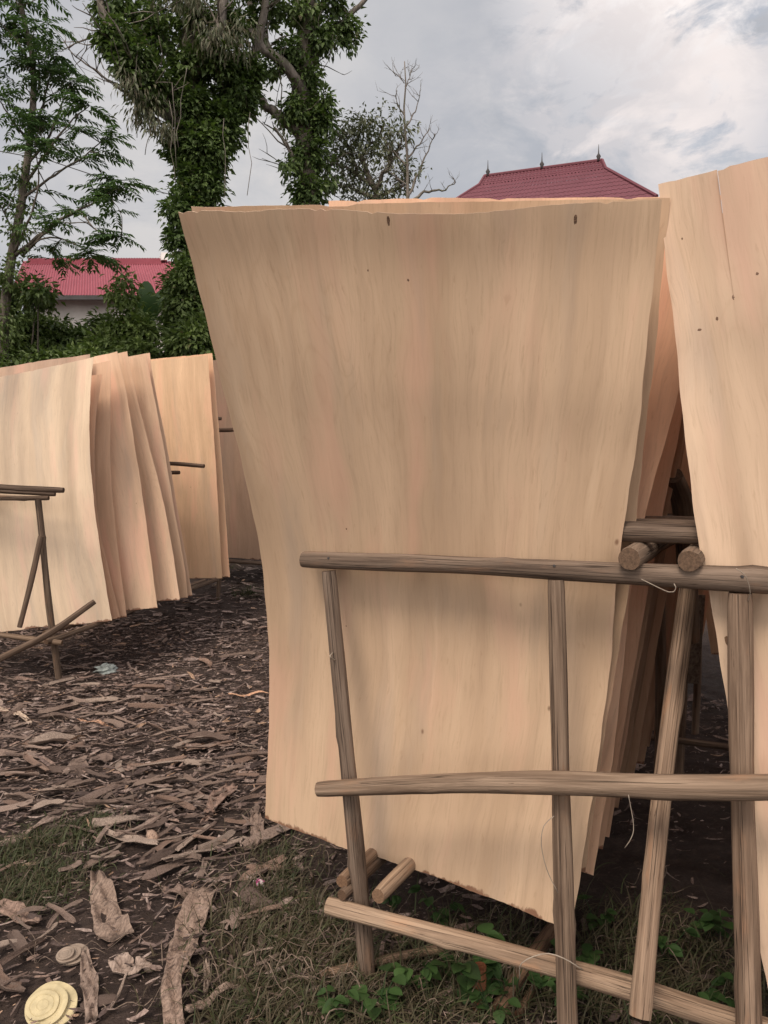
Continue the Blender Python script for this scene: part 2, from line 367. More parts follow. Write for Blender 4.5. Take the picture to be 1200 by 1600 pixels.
# ------------------------------------------------------------------ veneer sheets
def resample(pts, n):
    pts = [Vector(p) for p in pts]
    k = len(pts); out = []
    seg = [0]
    for i in range(1, k): seg.append(seg[-1]+(pts[i]-pts[i-1]).length)
    for j in range(n):
        s = seg[-1]*j/(n-1); i = 0
        while i < k-2 and seg[i+1] < s: i += 1
        t = (s-seg[i])/max(1e-9, seg[i+1]-seg[i])
        p0 = pts[max(i-1, 0)]; p1 = pts[i]; p2 = pts[i+1]; p3 = pts[min(i+2, k-1)]
        if i == 0: p0 = p1*2-p2
        if i+2 > k-1: p3 = p2*2-p1
        out.append(.5*((2*p1)+(p2-p0)*t+(2*p0-5*p1+4*p2-p3)*t*t+(3*p1-p0-3*p2+p3)*t**3))
    return out, seg[-1]
SN = 0
def sheet(label, L, Rr, wave=.02, ripple=.0, bow=0.0, tint=(1, 1, 1), nu=48, nv=60, rag=.004, split=None, group=None, top=None, seed=None, twist=0.0, knots=None):
    """one veneer sheet between a left and a right edge curve (top to bottom)"""
    global SN; SN += 1; rs = random.Random(seed if seed is not None else SN*31)
    Lc, hl = resample(L, nv); Rc, hr = resample(Rr, nv)
    wdt = sum((a-b).length for a, b in zip(Lc, Rc))/nv; hgt = (hl+hr)/2
    ph = [rs.uniform(0, 6.28) for _ in range(6)]
    us = [i/(nu-1) for i in range(nu)]
    if split:                       # a drying split: a doubled column that opens towards the top
        k = min(range(nu), key=lambda i: abs(us[i]-split)); us = us[:k+1]+us[k:]
    else: k = -1
    NU = len(us); V = []; UV = []; COL = []
    jit = [rs.uniform(-1, 1) for _ in range(NU)]; jt2 = [rs.uniform(-1, 1) for _ in range(NU)]
    nrm = []
    for j in range(nv):
        v = j/(nv-1)
        for i, u in enumerate(us):
            a, b = Lc[j], Rc[j]; e = (b-a).normalized()
            j0, j1 = max(j-1, 0), min(j+1, nv-1); dn = ((Lc[j1]-Lc[j0])*(1-u)+(Rc[j1]-Rc[j0])*u).normalized()
            n = e.cross(dn); n.normalize()
            if n.y > 0: n = -n      # towards the camera side
            A = wave*(.25+.75*(1-v)**1.3)
            off = A*(math.sin(2*math.pi*1.15*u+ph[0]+.8*v)+.5*math.sin(2*math.pi*2.6*u+ph[1]-1.1*v)+.22*math.sin(2*math.pi*5.3*u+ph[2]+v))
            off += bow*(1-(2*u-1)**2)+twist*(2*u-1)*(1-v)
            off += ripple*math.exp(-((v-.42)/.17)**2)*(math.sin(2*math.pi*8*u+ph[3]+1.5*math.sin(5*u))+.6*math.sin(2*math.pi*13*u+ph[4]))
            p = a.lerp(b, u)+n*off
            if top and v < .2: p = p+Vector((0, 0, top(u)*(1-v/.2)))
            if j == nv-1: p += dn*(rag*.16*jit[i]+rag*.8*math.sin(9*u+ph[5])+rag*.4*math.sin(31*u+ph[4]))
            if j == 0: p -= dn*(rag*.2*jt2[i]-(.006 if jt2[i] > .93 else 0))
            if i in (0, NU-1): p += e*(.0012*math.sin(37*v+ph[1])+.0009*math.sin(91*v+ph[2]))*(1 if i else -1)
            if split and i > k and v < .16:
                g_ = (1-v/.16); q = math.exp(-(u-us[k])*9)
                p += e*.0035*g_*q+n*.010*g_*q
            V.append(p); nrm.append(n); UV.append((u*wdt+SN*3.37, (1-v)*hgt+SN*1.71)); COL.append(((1-v)*hgt, 0, 0))
    th = .0018; N0 = len(V)
    V2 = [p-n*th for p, n in zip(V, nrm)]; V = V+V2; UV = UV+[(a+1.3, b+.7) for a, b in UV]; COL = COL+COL
    f = []; mi = []
    for j in range(nv-1):
        for i in range(NU-1):
            if i == k: 
                continue
            q = j*NU+i; f.append((q, q+NU, q+NU+1, q+1)); mi.append(0)
            f.append((N0+q, N0+q+1, N0+q+NU+1, N0+q+NU)); mi.append(0)
    cols = [0, NU-1]
    for j in range(nv-1):
        for c_ in cols:
            q = j*NU+c_; f.append((q, N0+q, N0+q+NU, q+NU)); mi.append(1)
    for i in range(NU-1):
        if i == k: continue
        for r_ in (0, nv-1):
            q = r_*NU+i; f.append((q, q+1, N0+q+1, N0+q)); mi.append(1 if r_ == 0 else 0)
    o = link('veneer_sheet', V, f, [M_VEN, M_EDGE], smooth=True, uv=np.array(UV), mi=mi, col=np.array(COL))
    loc_ = Vector(o.location)
    for (ku, kv, kw, kh, kc) in (knots or []):
        jj = min(nv-2, max(1, int(kv*(nv-1)))); iu = min(NU-2, max(1, int(ku*(NU-1)))); q = jj*NU+iu; c_ = V[q]; ex = (V[q+1]-V[q-1]).normalized(); ey = (V[q+NU]-V[q-NU]).normalized(); nn = nrm[q]
        kv_ = [c_+nn*.0012-loc_]; kf = []
        for a_ in range(14):
            th_ = 2*math.pi*a_/14; rr_ = 1+rs.uniform(-.2, .2); kv_.append(c_+ex*math.cos(th_)*kw*rr_+ey*math.sin(th_)*kh*rr_-nn*.0004-loc_)
        for a_ in range(14): kf.append((0, 1+a_, 1+(a_+1) % 14))
        k_o = link('knot', kv_, kf, M_KNOT, o, smooth=True); k_o.data.transform(Matrix.Translation(loc_)); k_o.color = kc+(1,)
    es = o.modifiers.new('edges', 'EDGE_SPLIT'); es.split_angle = R(60)
    o.color = tuple(tint)+(1,)
    return meta(o, label, 'veneer sheet', group)
GF = 'veneer sheets drying in the near rack'; GRR = 'veneer sheets in the right hand row'; GL = 'veneer sheets in the rack on the left'

# front sheet
L1 = [P(273, 337, 2.15), P(300, 430, 2.24), P(332, 560, 2.35), P(372, 720, 2.49), P(404, 870, 2.64), P(417, 1000, 2.73), P(419, 1110, 2.79), P(413, 1281, 2.85)]
R1 = [P(1036, 319, 1.86), P(1022, 430, 1.92), P(1005, 600, 1.99), P(991, 720, 2.06), P(966, 880, 2.145), P(952, 1050, 2.23), P(928, 1230, 2.27), P(893, 1452, 2.30)]
def front_top(u): return .012*math.sin(7*u+.4)-.01*math.exp(-((u-.16)/.07)**2)+.006*math.exp(-((u-.8)/.1)**2)
sheet('large veneer sheet filling the middle behind the near rack, dark knots at its top', L1, R1, wave=.013, ripple=.0042, bow=-.015, nu=90, nv=110, rag=.006, top=front_top, group=GF, seed=5, knots=[(.475, .012, .005, .016, (.07, .04, .025)), (.85, .02, .006, .017, (.07, .04, .025)), (.51, .085, .004, .005, (.12, .07, .05)), (.42, .075, .003, .004, (.12, .07, .05)), (.27, .62, .003, .003, (.2, .09, .06)), (.9, .49, .003, .004, (.12, .07, .05)), (.3, .45, .003, .004, (.14, .08, .05))], tint=(1.04, .99, .925))
# two whose tops and edges show behind it
E1 = Vector((.893, -.45, 0)); E2 = Vector((.45, .893, 0))
L2 = [P(299, 323, 2.27), P(345, 560, 2.48), P(415, 860, 2.80), P(440, 1270, 2.95)]
R2 = [P(1046, 309, 1.99), P(1022, 560, 2.08), P(1003, 720, 2.16), P(985, 905, 2.23), P(950, 1120, 2.30), P(915, 1360, 2.36)]
sheet('veneer sheet just behind the big middle one, its top corner peeping out at left', L2, R2, wave=.022, tint=(1.05, .97, .88), group=GF)
L3 = [P(511, 313, 2.44), P(520, 560, 2.56), P(530, 860, 2.68), P(520, 1270, 3.0)]
R3 = [P(1128, 305, 2.14), P(1062, 600, 2.28), P(1036, 700, 2.33), P(1008, 805, 2.37), P(985, 930, 2.41), P(962, 1150, 2.48), P(927, 1368, 2.56)]
sheet('pinkish veneer sheet showing as a wedge between the big middle and right hand sheets', L3, R3, wave=.022, tint=(1.5, 1.30, 1.22), group=GF)  # tint raised to paint in light glowing through the thin veneer
def row_left(b, jr, label, tint):
    tr = Vector((.86+jr*.08, 2.03, 2.36+jr*.03))+E2*b; br = Vector((.60+jr*.03, 2.32, .37))+E2*b
    mr = tr.lerp(br, .5)-E1*(.02+.02*jr)+E2*.03
    w_ = 1.25
    tl = tr-E1*w_+E2*(.02+.04*jr); bl = br-E1*w_+E2*.05; ml = mr-E1*w_+E2*.04
    sheet(label, [tl, ml, bl], [tr, mr, br], wave=.016, nu=22, nv=26, tint=tint, group=GF)
rowl = 'veneer sheet stacked behind the big middle sheet, only its edge seen in the gap'
for i, b_ in enumerate([.42, .50, .64, .80, .90, 1.12, 1.35, 1.6, 1.9, 2.2, 2.6, 3.0, 3.5, 4.0, 4.6]):  # deepest sheets are unseen, added to keep the gap dark
    row_left(b_, random.uniform(-1, 1), rowl, random.choice([(1.1, .95, .88), (1.15, 1.0, .94), (.95, .82, .76)]))
# right hand row
LR = [P(1022, 285, 1.98), P(1036, 400, 1.99), P(1049, 500, 1.99), P(1060, 600, 2.0), P(1083, 800, 2.0), P(1107, 930, 2.0), P(1140, 1130, 1.99), P(1178, 1420, 1.98), P(1203, 1562, 1.98)]
RRt = [P(1200, 236, 1.76)+Vector((.72, -.46, .03)), P(1200, 600, 1.9)+Vector((.85, -.50, 0)), P(1200, 1100, 1.95)+Vector((.95, -.50, 0)), Vector((2.13, 1.42, .36))]
sheet('tall veneer sheet at the right edge with a split running down from its rising top', LR, RRt, wave=.016, ripple=.007, bow=-.02, nu=80, nv=90, group=GRR, split=.13, tint=(1.16, 1.14, 1.12), twist=.02, seed=12, knots=[(.026, .565, .010, .016, (.16, .09, .05)), (.04, .07, .003, .004, (.14, .08, .05)), (.09, .17, .004, .006, (.14, .08, .05)), (.125, .155, .007, .009, (.22, .14, .1)), (.05, .19, .008, .004, (.18, .1, .07)), (.19, .13, .005, .005, (.2, .12, .09)), (.24, .135, .006, .006, (.2, .12, .09)), (.2, .26, .005, .003, (.2, .12, .09)), (.2, .35, .003, .003, (.2, .12, .09)), (.12, .68, .012, .018, (.26, .17, .11))])
for i, b_ in enumerate([.10, .22, .38, .55, .85, 1.2, 1.6, 2.1, 2.7, 3.2, 3.8, 4.4]):
    j_ = random.uniform(-1, 1)
    sh = -E1*max(0, (b_-.5)*.13)  # added deep sheets drift sideways to shut light out of the gap
    tl = Vector((.80+.03*j_, 2.02, 2.38))+E2*b_+sh; bl = Vector((1.10+.03*j_, 1.92, .33))+E2*b_+sh; ml = tl.lerp(bl, .5)+E2*.03
    sheet('veneer sheet standing behind the tall right hand one, edge in the dark gap', [tl, ml, bl], [p+E1*1.25 for p in (tl, ml, bl)], wave=.014, nu=20, nv=24, tint=random.choice([(.95, .85, .75), (1, .9, .8)]), group=GRR)

# left rack sheets
def lsheet(label, Rpts, d, wpx, tint, wave=.03, dl=None, nu=34, nv=44, topl=0, botl=0, bow=0.0, d_top=None, ripple=.0):
    dt = d_top if d_top is not None else d
    n = len(Rpts); Rp = []; Lp = []
    for i, (x, y) in enumerate(Rpts):
        t = i/(n-1); dd = dt+(d-dt)*t; Rp.append(P(x, y, dd))
        d2 = dd+(dl if dl is not None else .15); yl = y+topl*(1-t)+botl*t
        Lp.append(P(x-wpx, yl, d2))
    sheet(label, Lp, Rp, wave=wave, nu=nu, nv=nv, tint=tint, group=GL, bow=bow, ripple=ripple)
lt = (1.36, 1.30, 1.26)  # left rack tints paint in the brighter, less warm light on these sheets
EA = [(147, 558), (142, 620), (141, 700), (148, 790), (156, 850), (165, 910), (175, 969)]
lsheet('wide pale veneer sheet at the left edge, right behind the slanting pole trestle', EA, 6.55, 245, (1.36, 1.42, 1.42), wave=.035, dl=-.15, topl=52, botl=26, nu=60, nv=60, ripple=.004, d_top=6.35)
lsheet('veneer sheet behind the front left one, its greyish top showing above it', [(140, 553), (140, 700), (150, 850), (165, 964)], 6.75, 235, (1.05, 1.0, 1.02), wave=.03, dl=-.1, topl=36, botl=22, d_top=6.55)
lsheet('narrow pink veneer edge right beside the front left sheet, stained in dashes', [(162, 585), (152, 650), (149, 720), (154, 810), (170, 890), (188, 966)], 6.68, 200, (1.25, 1.08, 1.02), wave=.018, topl=24, botl=15, d_top=6.5)
lsheet('pink veneer sheet, second edge to the right of the front left sheet', [(172, 563), (172, 640), (172, 720), (176, 780), (183, 850), (198, 964)], 6.76, 205, (1.3, 1.18, 1.12), wave=.018, topl=42, botl=14, d_top=6.6)
lsheet('smooth curved veneer sheet in the middle of the fan, broadest face of the four', [(183, 549), (198, 618), (211, 700), (220, 755), (235, 865), (246, 950)], 6.9, 220, lt, wave=.02, topl=48, botl=12, d_top=6.75, bow=.03)
lsheet('curved veneer sheet of the fan, directly right of the broadest smooth one', [(199, 549), (209, 600), (235, 703), (253, 773), (268, 850), (281, 937)], 7.1, 230, (1.32, 1.24, 1.18), wave=.02, topl=48, botl=12, d_top=6.95, bow=.03)
lsheet('veneer sheet of the fan with a faint grey corner at its top', [(232, 551), (240, 603), (259, 695), (277, 800), (292, 882), (300, 931)], 7.35, 230, (1.24, 1.16, 1.12), wave=.02, topl=44, botl=12, d_top=7.2, bow=.02)
lsheet('thin veneer edge tucked behind the grey cornered sheet of the fan', [(228, 556), (237, 603), (255, 695), (273, 800), (288, 882), (294, 934)], 7.28, 225, (1.24, 1.16, 1.1), wave=.02, topl=44, botl=12, d_top=7.13)
lsheet('flat honey coloured veneer sheet crossed by two pole ends, right of the fan', [(324, 555), (335, 700), (341, 800), (347, 904)], 8.2, 250, (1.22, 1.12, .98), wave=.012, topl=26, botl=-2, d_top=8.05)
lsheet('bright veneer sheet seen as a thin strip right of the honey coloured one', [(332, 552), (346, 717), (352, 800), (359, 902)], 8.33, 240, (1.3, 1.12, .98), wave=.012, topl=24, botl=0, d_top=8.18)
lsheet('dark brown veneer sheet standing furthest back beside the big middle sheet', [(470, 560), (480, 700), (490, 880)], 9.6, 190, (.46, .40, .38), wave=.012, topl=4, botl=-12)
# ------------------------------------------------------------------ poles
def pole(name, pts, r0, r1, parent, tint=(1, 1, 1), seed=0, seg=16, label=None, rough=.07, cap=(1, 1, 1)):
    rs = random.Random(seed); c, Ln = resample(pts, max(6, int(sum((Vector(pts[i+1])-Vector(pts[i])).length for i in range(len(pts)-1))/.035)))
    n = len(c); V = []; UV = []; up = None; f = []; mi = []
    ph = [rs.uniform(0, 6.28) for _ in range(8)]; kn = [(rs.uniform(.1, .9), rs.uniform(0, 6.28), rs.uniform(.1, .25)) for _ in range(max(1, int(Ln*2.2)))]
    off = rs.uniform(0, 50)
    for i, p in enumerate(c):
        t = (c[min(i+1, n-1)]-c[max(i-1, 0)]).normalized()
        if up is None: up = t.orthogonal().normalized()
        up = (up-t*up.dot(t)).normalized(); sd = t.cross(up); s = i/(n-1)*Ln
        r = (r0+(r1-r0)*i/(n-1))*(1+rough*.7*math.sin(5*s+ph[0])+rough*.4*math.sin(13*s+ph[1]))
        if i in (0, n-1): r *= .93
        pp = p+up*(.004*math.sin(3.3*s+ph[6]))+sd*(.004*math.sin(2.7*s+ph[7]))
        for k in range(seg+1):
            a = 2*math.pi*k/seg; rr = r*(1+rough*.5*math.sin(2*a+ph[2]+2*s)+rough*.3*math.sin(3*a+ph[3]-3*s)+rough*.25*math.sin(7*a+ph[4]+9*s))
            for (kt, ka, kh) in kn:
                dd = ((s-kt*Ln)/.03)**2+((math.cos(a-ka)-1)/.16)**2*1.0
                if dd < 4: rr += r*kh*math.exp(-dd)
            V.append(pp+(up*math.cos(a)+sd*math.sin(a))*rr); UV.append((k/seg+off, s+off))
    m = seg+1
    for i in range(n-1):
        for k in range(seg): f.append((i*m+k, i*m+k+1, (i+1)*m+k+1, (i+1)*m+k)); mi.append(0)
    for e_ in (0, n-1):
        b = len(V); cc = c[e_]; V.append(cc); UV.append((off, off))
        ring = []
        for k in range(seg):
            a = 2*math.pi*k/seg; V.append(V[e_*m+k].copy()); UV.append((off+math.cos(a), off+math.sin(a)))
        for k in range(seg):
            q = (b, b+1+k, b+1+(k+1) % seg); f.append(q if e_ else q[::-1]); mi.append(1)
    o = link(name, V, f, [M_POLE, M_CUT], parent, smooth=True, uv=np.array(UV), mi=mi); o.color = tuple(tint)+(1,)
    if label: o['label'] = label
    if parent is None: pass
    return o
def curve_pts(a, b, sag=0, n=5, lat=0):
    a = Vector(a); b = Vector(b); return [a.lerp(b, i/(n-1))+Vector((lat*math.sin(math.pi*i/(n-1)), 0, sag*math.sin(math.pi*i/(n-1)))) for i in range(n)]
rack = thing('drying_rack', 'near drying rack of round wooden poles holding the big middle veneer sheet', 'drying rack', (.2, 2.4, 0), 'pole racks for drying veneer')
GREYT = (.60, .585, .59); PALE = (1.08, 1.02, .95); MIDT = (.80, .76, .72); DK = (.62, .57, .54)
def dr(x): return 2.485*534/(534+.235*(x-500))       # distance of the front frame at photo column x
e_r = P(1150, 905, dr(1150)); e_l = P(474, 873, dr(474)); ext = (e_r-e_l).normalized()
pole('top_rail', [e_l, P(700, 884, dr(700)), P(930, 895, dr(930)), e_r, e_r+ext*.35, e_r+ext*.9], .0275, .032, rack, GREYT, 3)
m_l = P(498, 1234, dr(498)-.065); m_r = P(1150, 1228, dr(1150)-.075)
pole('middle_rail', [m_l, P(700, 1225, dr(700)-.065), P(880, 1223, dr(880)-.07), m_r, m_r+(m_r-m_l).normalized()*.8], .0265, .033, rack, MIDT, 5)
b_l = P(513, 1414, dr(513)-.01); b_r = P(1180, 1604, dr(1180)+.04)
pole('bottom_rail', [b_l, P(800, 1494, dr(800)+.02), P(1000, 1550, dr(1000)+.04), b_r, b_r+(b_r-b_l).normalized()*.8], .027, .033, rack, PALE, 9)
def foot(p, q, z=-.05):
    p = Vector(p); q = Vector(q); return q+(q-p)*((q.z-z)/(p.z-q.z))
p1 = P(515, 892, dr(515)); p1m = P(546, 1236, dr(546)+.01); p1b = P(562, 1400, dr(560)+.055)
pole('post', [p1, p1m, p1b, foot(p1m, p1b)], .0235, .028, rack, GREYT, 11)
p2 = P(868, 905, dr(868)); p2m = P(877, 1236, dr(877)); p2b = P(886, 1540, dr(886)-.05)
pole('post', [p2, p2m, p2b, foot(p2m, p2b)], .0245, .027, rack, (.66, .62, .59), 12)
p3 = P(1160, 926, dr(1160)); p3m = P(1162, 1236, dr(1160)+.01); p3b = P(1166, 1560, dr(1160)-.04)
pole('post', [p3, p3m, p3b, foot(p3m, p3b)], .0285, .030, rack, (.78, .72, .68), 13)
pole('brace', [P(1074, 905, 2.36), P(1062, 1000, 2.30), P(1035, 1230, 2.13), P(1003, 1590, 1.93)], .0255, .0275, rack, (.95, .88, .82), 14, label='slanting loose pole, pale cut end in front of the bottom rail')
# sleepers on the bottom rail, beams on the top rail
sz = .31+.027+.022
for (px, py, r_, dz_, tn) in ((536, 1400, .019, 0, DK), (590, 1402, .0235, .0, PALE)):
    a = P(px, py, dr(px)-.02); pole('sleeper', curve_pts(a, a+E2*3.3+Vector((0, 0, .0)), 0), r_, r_, rack, tn, px)
a = P(533, 1376, dr(533)+.01); pole('sleeper', curve_pts(a, a+E2*.9), .0215, .02, rack, (.95, .86, .78), 8)
b1 = P(985, 872, dr(985)-.055); b2 = P(1077, 874, dr(1077)-.045)
pole('beam', curve_pts(b1, b1+E2*3.4), .030, .032, rack, (.7, .68, .67), 21); pole('beam', curve_pts(b2, b2+E2*3.4), .029, .03, rack, (.7, .68, .67), 22)
for (bb, r_, tn, hh) in ((.16, .030, (.55, .53, .53), 0), (.32, .028, GREYT, 0), (.43, .026, DK, 0), (.62, .028, DK, 0), (1.0, .028, DK, 0), (1.5, .028, DK, 0)):
    a = b1+E2*bb+Vector((0, 0, .060+hh)); q = (b2-b1)
    pole('crossbar', curve_pts(a-E1*.05, a+E1*.45), r_, r_, rack, tn, int(bb*100))
pole('stake', [P(1051, 742, 2.62), P(1066, 800, 2.72), P(1080, 1000, 2.9)], .034, .034, rack, (.55, .50, .46), 31)
for bb in (1.3, 2.2, 3.2):     # inner frames deeper in the rack
    for base_, r_ in ((Vector((-.42, 2.62, 0)), .026), (Vector((.62, 2.2, 0)), .024), (Vector((1.05, 1.98, 0)), .024)):
        a = base_+E2*bb; z0 = float(gz(a.x, a.y)); pole('post', [a+Vector((0, 0, 1.40)), a+Vector((.02, 0, .7)), a+Vector((0, 0, z0-.05))], r_, r_, rack, DK, int(bb*10+a.x*10))
    if bb > 2 and bb < 3: a = Vector((-.5, 2.66, .30))+E2*bb; pole('bottom_rail', curve_pts(a, a+E1*2.2), .018, .018, rack, DK, int(bb*9))
# the row's slat hanging in the gap
def slat(parent, p, q, wd, th, tint, name='slat'):
    p = Vector(p); q = Vector(q); mb = MB(); d = (q-p).normalized(); s_ = d.cross(Vector((0, 1, 0))).normalized()*wd/2; n_ = Vector((0, th, 0))
    mb.slab([p-s_, p+s_, q+s_, q-s_], n_); o = mb.build(name, M_SCR, parent); o.color = tuple(tint)+(1,); return o
slat(rack, P(1093, 930, 3.2), P(1083, 1068, 3.25), .05, .012, (.16, .12, .09))
# strings
def string(name, pts, r, parent, tint=None, label=None):
    c, _ = resample(pts, 14); mb = MB(); mb.tube(c, r, 5); o = mb.build(name, M_STR, parent, smooth=True)
    if label: o['label'] = label
    return o
string('string', [P(866, 1275, 2.02), P(850, 1290, 2.02), P(846, 1320, 2.03), P(855, 1360, 2.04), P(872, 1395, 2.05)], .0011, rack)
string('string', [P(982, 1242, 1.92), P(990, 1290, 1.93), P(986, 1310, 1.93), P(976, 1325, 1.94)], .0011, rack)
string('string', [P(812, 1530, 2.10), P(815, 1505, 2.06), P(850, 1490, 2.05), P(880, 1497, 2.03), P(910, 1515, 2.03)], .0016, rack)
string('string', [P(1002, 905, 1.94), P(1045, 925, 1.93), P(1056, 920, 1.92), P(1053, 912, 1.92)], .0014, rack)
string('string', [P(1150, 888, 1.87), P(1165, 900, 1.87), P(1172, 925, 1.88), P(1168, 940, 1.9)], .0011, rack)
string('string', [P(520, 1020, 2.43), P(516, 1026, 2.40), P(524, 1032, 2.43)], .0025, rack)

for (px, py, d_, r_) in ((866, 888, dr(866), .030), (1160, 905, dr(1160), .032), (513, 876, dr(513), .0285)):
    mbn = MB(); c_ = P(px, py-4, d_-r_-.001); mbn.tube([c_+Vector((0, .004, 0)), c_-Vector((0, .002, 0))], .0035, 8); mbn.build('nail', M_DARK, rack)
# left trestle rack
lr = thing('drying_rack', 'left drying rack with a slanting pole trestle in front of the pale sheets', 'drying rack', (P(90, 1055, 6.35).x, 6.4, 0), 'pole racks for drying veneer')
LT = (.50, .46, .44); LT2 = (.62, .57, .52)
pole('top_rail', [P(-120, 752, 6.05), P(0, 760, 6.02), P(99, 766, 6.0)], .026, .022, lr, (.36, .33, .32), 41, seg=10)
pole('top_rail', [P(-120, 760, 6.2), P(0, 768, 6.2), P(86, 772, 6.2)], .022, .02, lr, (.36, .33, .32), 42, seg=10)
pole('middle_rail', [P(-120, 775, 6.15), P(0, 777, 6.15), P(76, 778, 6.12)], .022, .021, lr, (.5, .46, .44), 43, seg=10)
q = P(78, 960, 6.15)
pole('post', [P(60, 780, 6.12), P(66, 830, 6.12), q, P(91, 1060, 6.18)], .026, .026, lr, (.46, .43, .41), 44, seg=10)
pole('brace', [P(65, 838, 6.05), P(50, 905, 6.05), P(30, 980, 6.05)], .022, .022, lr, LT, 45, seg=10)
pole('brace', [P(148, 940, 6.0), P(78, 990, 5.8), P(-5, 1032, 5.6)], .022, .026, lr, (.42, .38, .36), 46, seg=10)
pole('bottom_rail', [P(-120, 975, 6.1), P(0, 992, 6.1), P(97, 1004, 6.1)], .022, .022, lr, LT2, 47, seg=10)
pole('sleeper', [P(72, 1002, 6.05), P(170, 968, 6.7), P(340, 904, 8.25)], .023, .02, lr, LT, 48, seg=10)  # sleepers tinted dark to paint in the shade under the sheets
pole('sleeper', [P(70, 990, 6.1), P(140, 968, 6.8), P(320, 908, 8.1)], .022, .022, lr, LT, 49, seg=10)
pole('sleeper', [P(-160, 990, 6.1), P(-40, 950, 7.2), P(80, 915, 8.3)], .022, .022, lr, LT, 50, seg=10)
for (px, py, d_) in ((-100, 985, 6.2), (60, 925, 8.2)):
    a = P(px, py, d_); pole('post', [a+Vector((0, .1, .1)), a, Vector((a.x, a.y, float(gz(a.x, a.y))-.05))], .022, .022, lr, (.35, .32, .3), px, seg=8)
pole('top_rail', [P(150, 722, 7.55), P(262, 724, 7.55), P(319, 728, 7.5)], .021, .021, lr, (.34, .30, .28), 51, seg=10)
pole('top_rail', [P(200, 738, 7.9), P(262, 739, 7.85), P(280, 739, 7.8)], .019, .019, lr, (.34, .30, .28), 52, seg=10)
lr2 = thing('drying_rack', 'far drying rack, two dark pole ends poking out beside the dark brown sheet', 'drying rack', (P(380, 870, 9.3).x, 9.3, float(gz(-1.7, 9.3))), 'pole racks for drying veneer')
pole('top_rail', [P(320, 672, 8.75), P(350, 672, 8.7), P(367, 671, 8.7)], .026, .024, lr2, (.40, .33, .30), 61, seg=10)
pole('top_rail', [P(320, 653, 9.0), P(346, 654, 9.0)], .022, .02, lr2, (.34, .3, .28), 62, seg=10)
for (px, py, d_) in ((338, 672, 9.15), (470, 672, 9.2)):
    a = P(px, py, d_); pole('post', [a, Vector((a.x+.03, a.y, 1.0)), Vector((a.x, a.y, float(gz(a.x, a.y))-.05))], .025, .025, lr2, LT, px, seg=8)
pole('bottom_rail', [P(300, 872, 9.35), P(390, 879, 9.3), P(520, 884, 9.3)], .024, .024, lr2, LT, 63, seg=8)
# loose poles under the near rack
def gpole(name, label, a, b, r, tint, lift=(0, 0), grp=None):
    A = G(*a); B = G(*b); A.z += r+lift[0]; B.z += r+lift[1]
    o = pole(name, curve_pts(A, B, .006), r, r*.9, None, tint, int(a[0]), seg=10); meta(o, label, 'pole', grp); return o
gpole('wooden_pole', 'thin grey pole lying in the weeds behind the left post of the near rack', (500, 1530), (705, 1488), .017, (.8, .72, .65))
gpole('wooden_pole', 'dark stick slanting out of the weeds under the bottom rail', (780, 1590), (885, 1450), .026, (.45, .36, .30), (0, .05))
gpole('wooden_pole', 'thinner stick beside the dark slanting one under the bottom rail', (808, 1592), (872, 1500), .013, (.6, .48, .4))
a = G(752, 1572); o = pole('wooden_stump', [a+Vector((0, 0, .13)), a+Vector((0, .01, .05)), a-Vector((0, 0, .04))], .022, .024, None, (.75, .42, .28), 71, seg=10); meta(o, 'short reddish stump standing in the weeds below the bottom rail', 'stump')

# ------------------------------------------------------------------ bark scraps
def strip_mesh(rs, Ln, wd, n=9, curl=.3, wav=.02, thk=.0025, ragw=.25, bend=.1):
    """a curled, ragged strip of peeled bark lying along x"""
    m = 5; V = []; f = []
    ph = [rs.uniform(0, 6.28) for _ in range(6)]; b0 = rs.uniform(-bend, bend)*Ln
    wl = [1-ragw*abs(math.sin(3.1*i/n+ph[0]))-rs.uniform(0, ragw*.6) for i in range(n)]; wl[0] *= rs.uniform(.1, .8); wl[-1] *= rs.uniform(.1, .9)
    for side in (0, 1):
        for i in range(n):
            t = i/(n-1); x = (t-.5)*Ln
            for j in range(m):
                s = (j/(m-1)*2-1); yy = s*wd/2*wl[i]+b0*math.sin(math.pi*t)
                z = curl*wd*(s*s-.4)*math.sin(2*t+ph[1])+wav*math.sin(5*t+ph[2])*Ln+wav*.35*Ln*math.sin(13*t+ph[3]+s)+.02*wd*rs.uniform(-1, 1)
                V.append((x+rs.uniform(-1, 1)*Ln/n*.22, yy, z-(thk if side else 0)))
    N = n*m
    for i in range(n-1):
        for j in range(m-1):
            a = i*m+j; f.append((a, a+m, a+m+1, a+1)); f.append((N+a, N+a+1, N+a+m+1, N+a+m))
    for i in range(n-1):
        for j in (0, m-1):
            a = i*m+j; f.append((a, N+a, N+a+m, a+m))
    for j in range(m-1):
        for i in (0, n-1):
            a = i*m+j; f.append((a, a+1, N+a+1, N+a))
    return np.array(V), f
def bark_col(rs):
    b = rs.choice([(.20, .145, .118), (.25, .185, .152), (.16, .115, .095), (.29, .225, .185), (.12, .085, .07), (.23, .155, .12)])
    k = rs.uniform(.75, 1.15); return tuple(c*k for c in b)
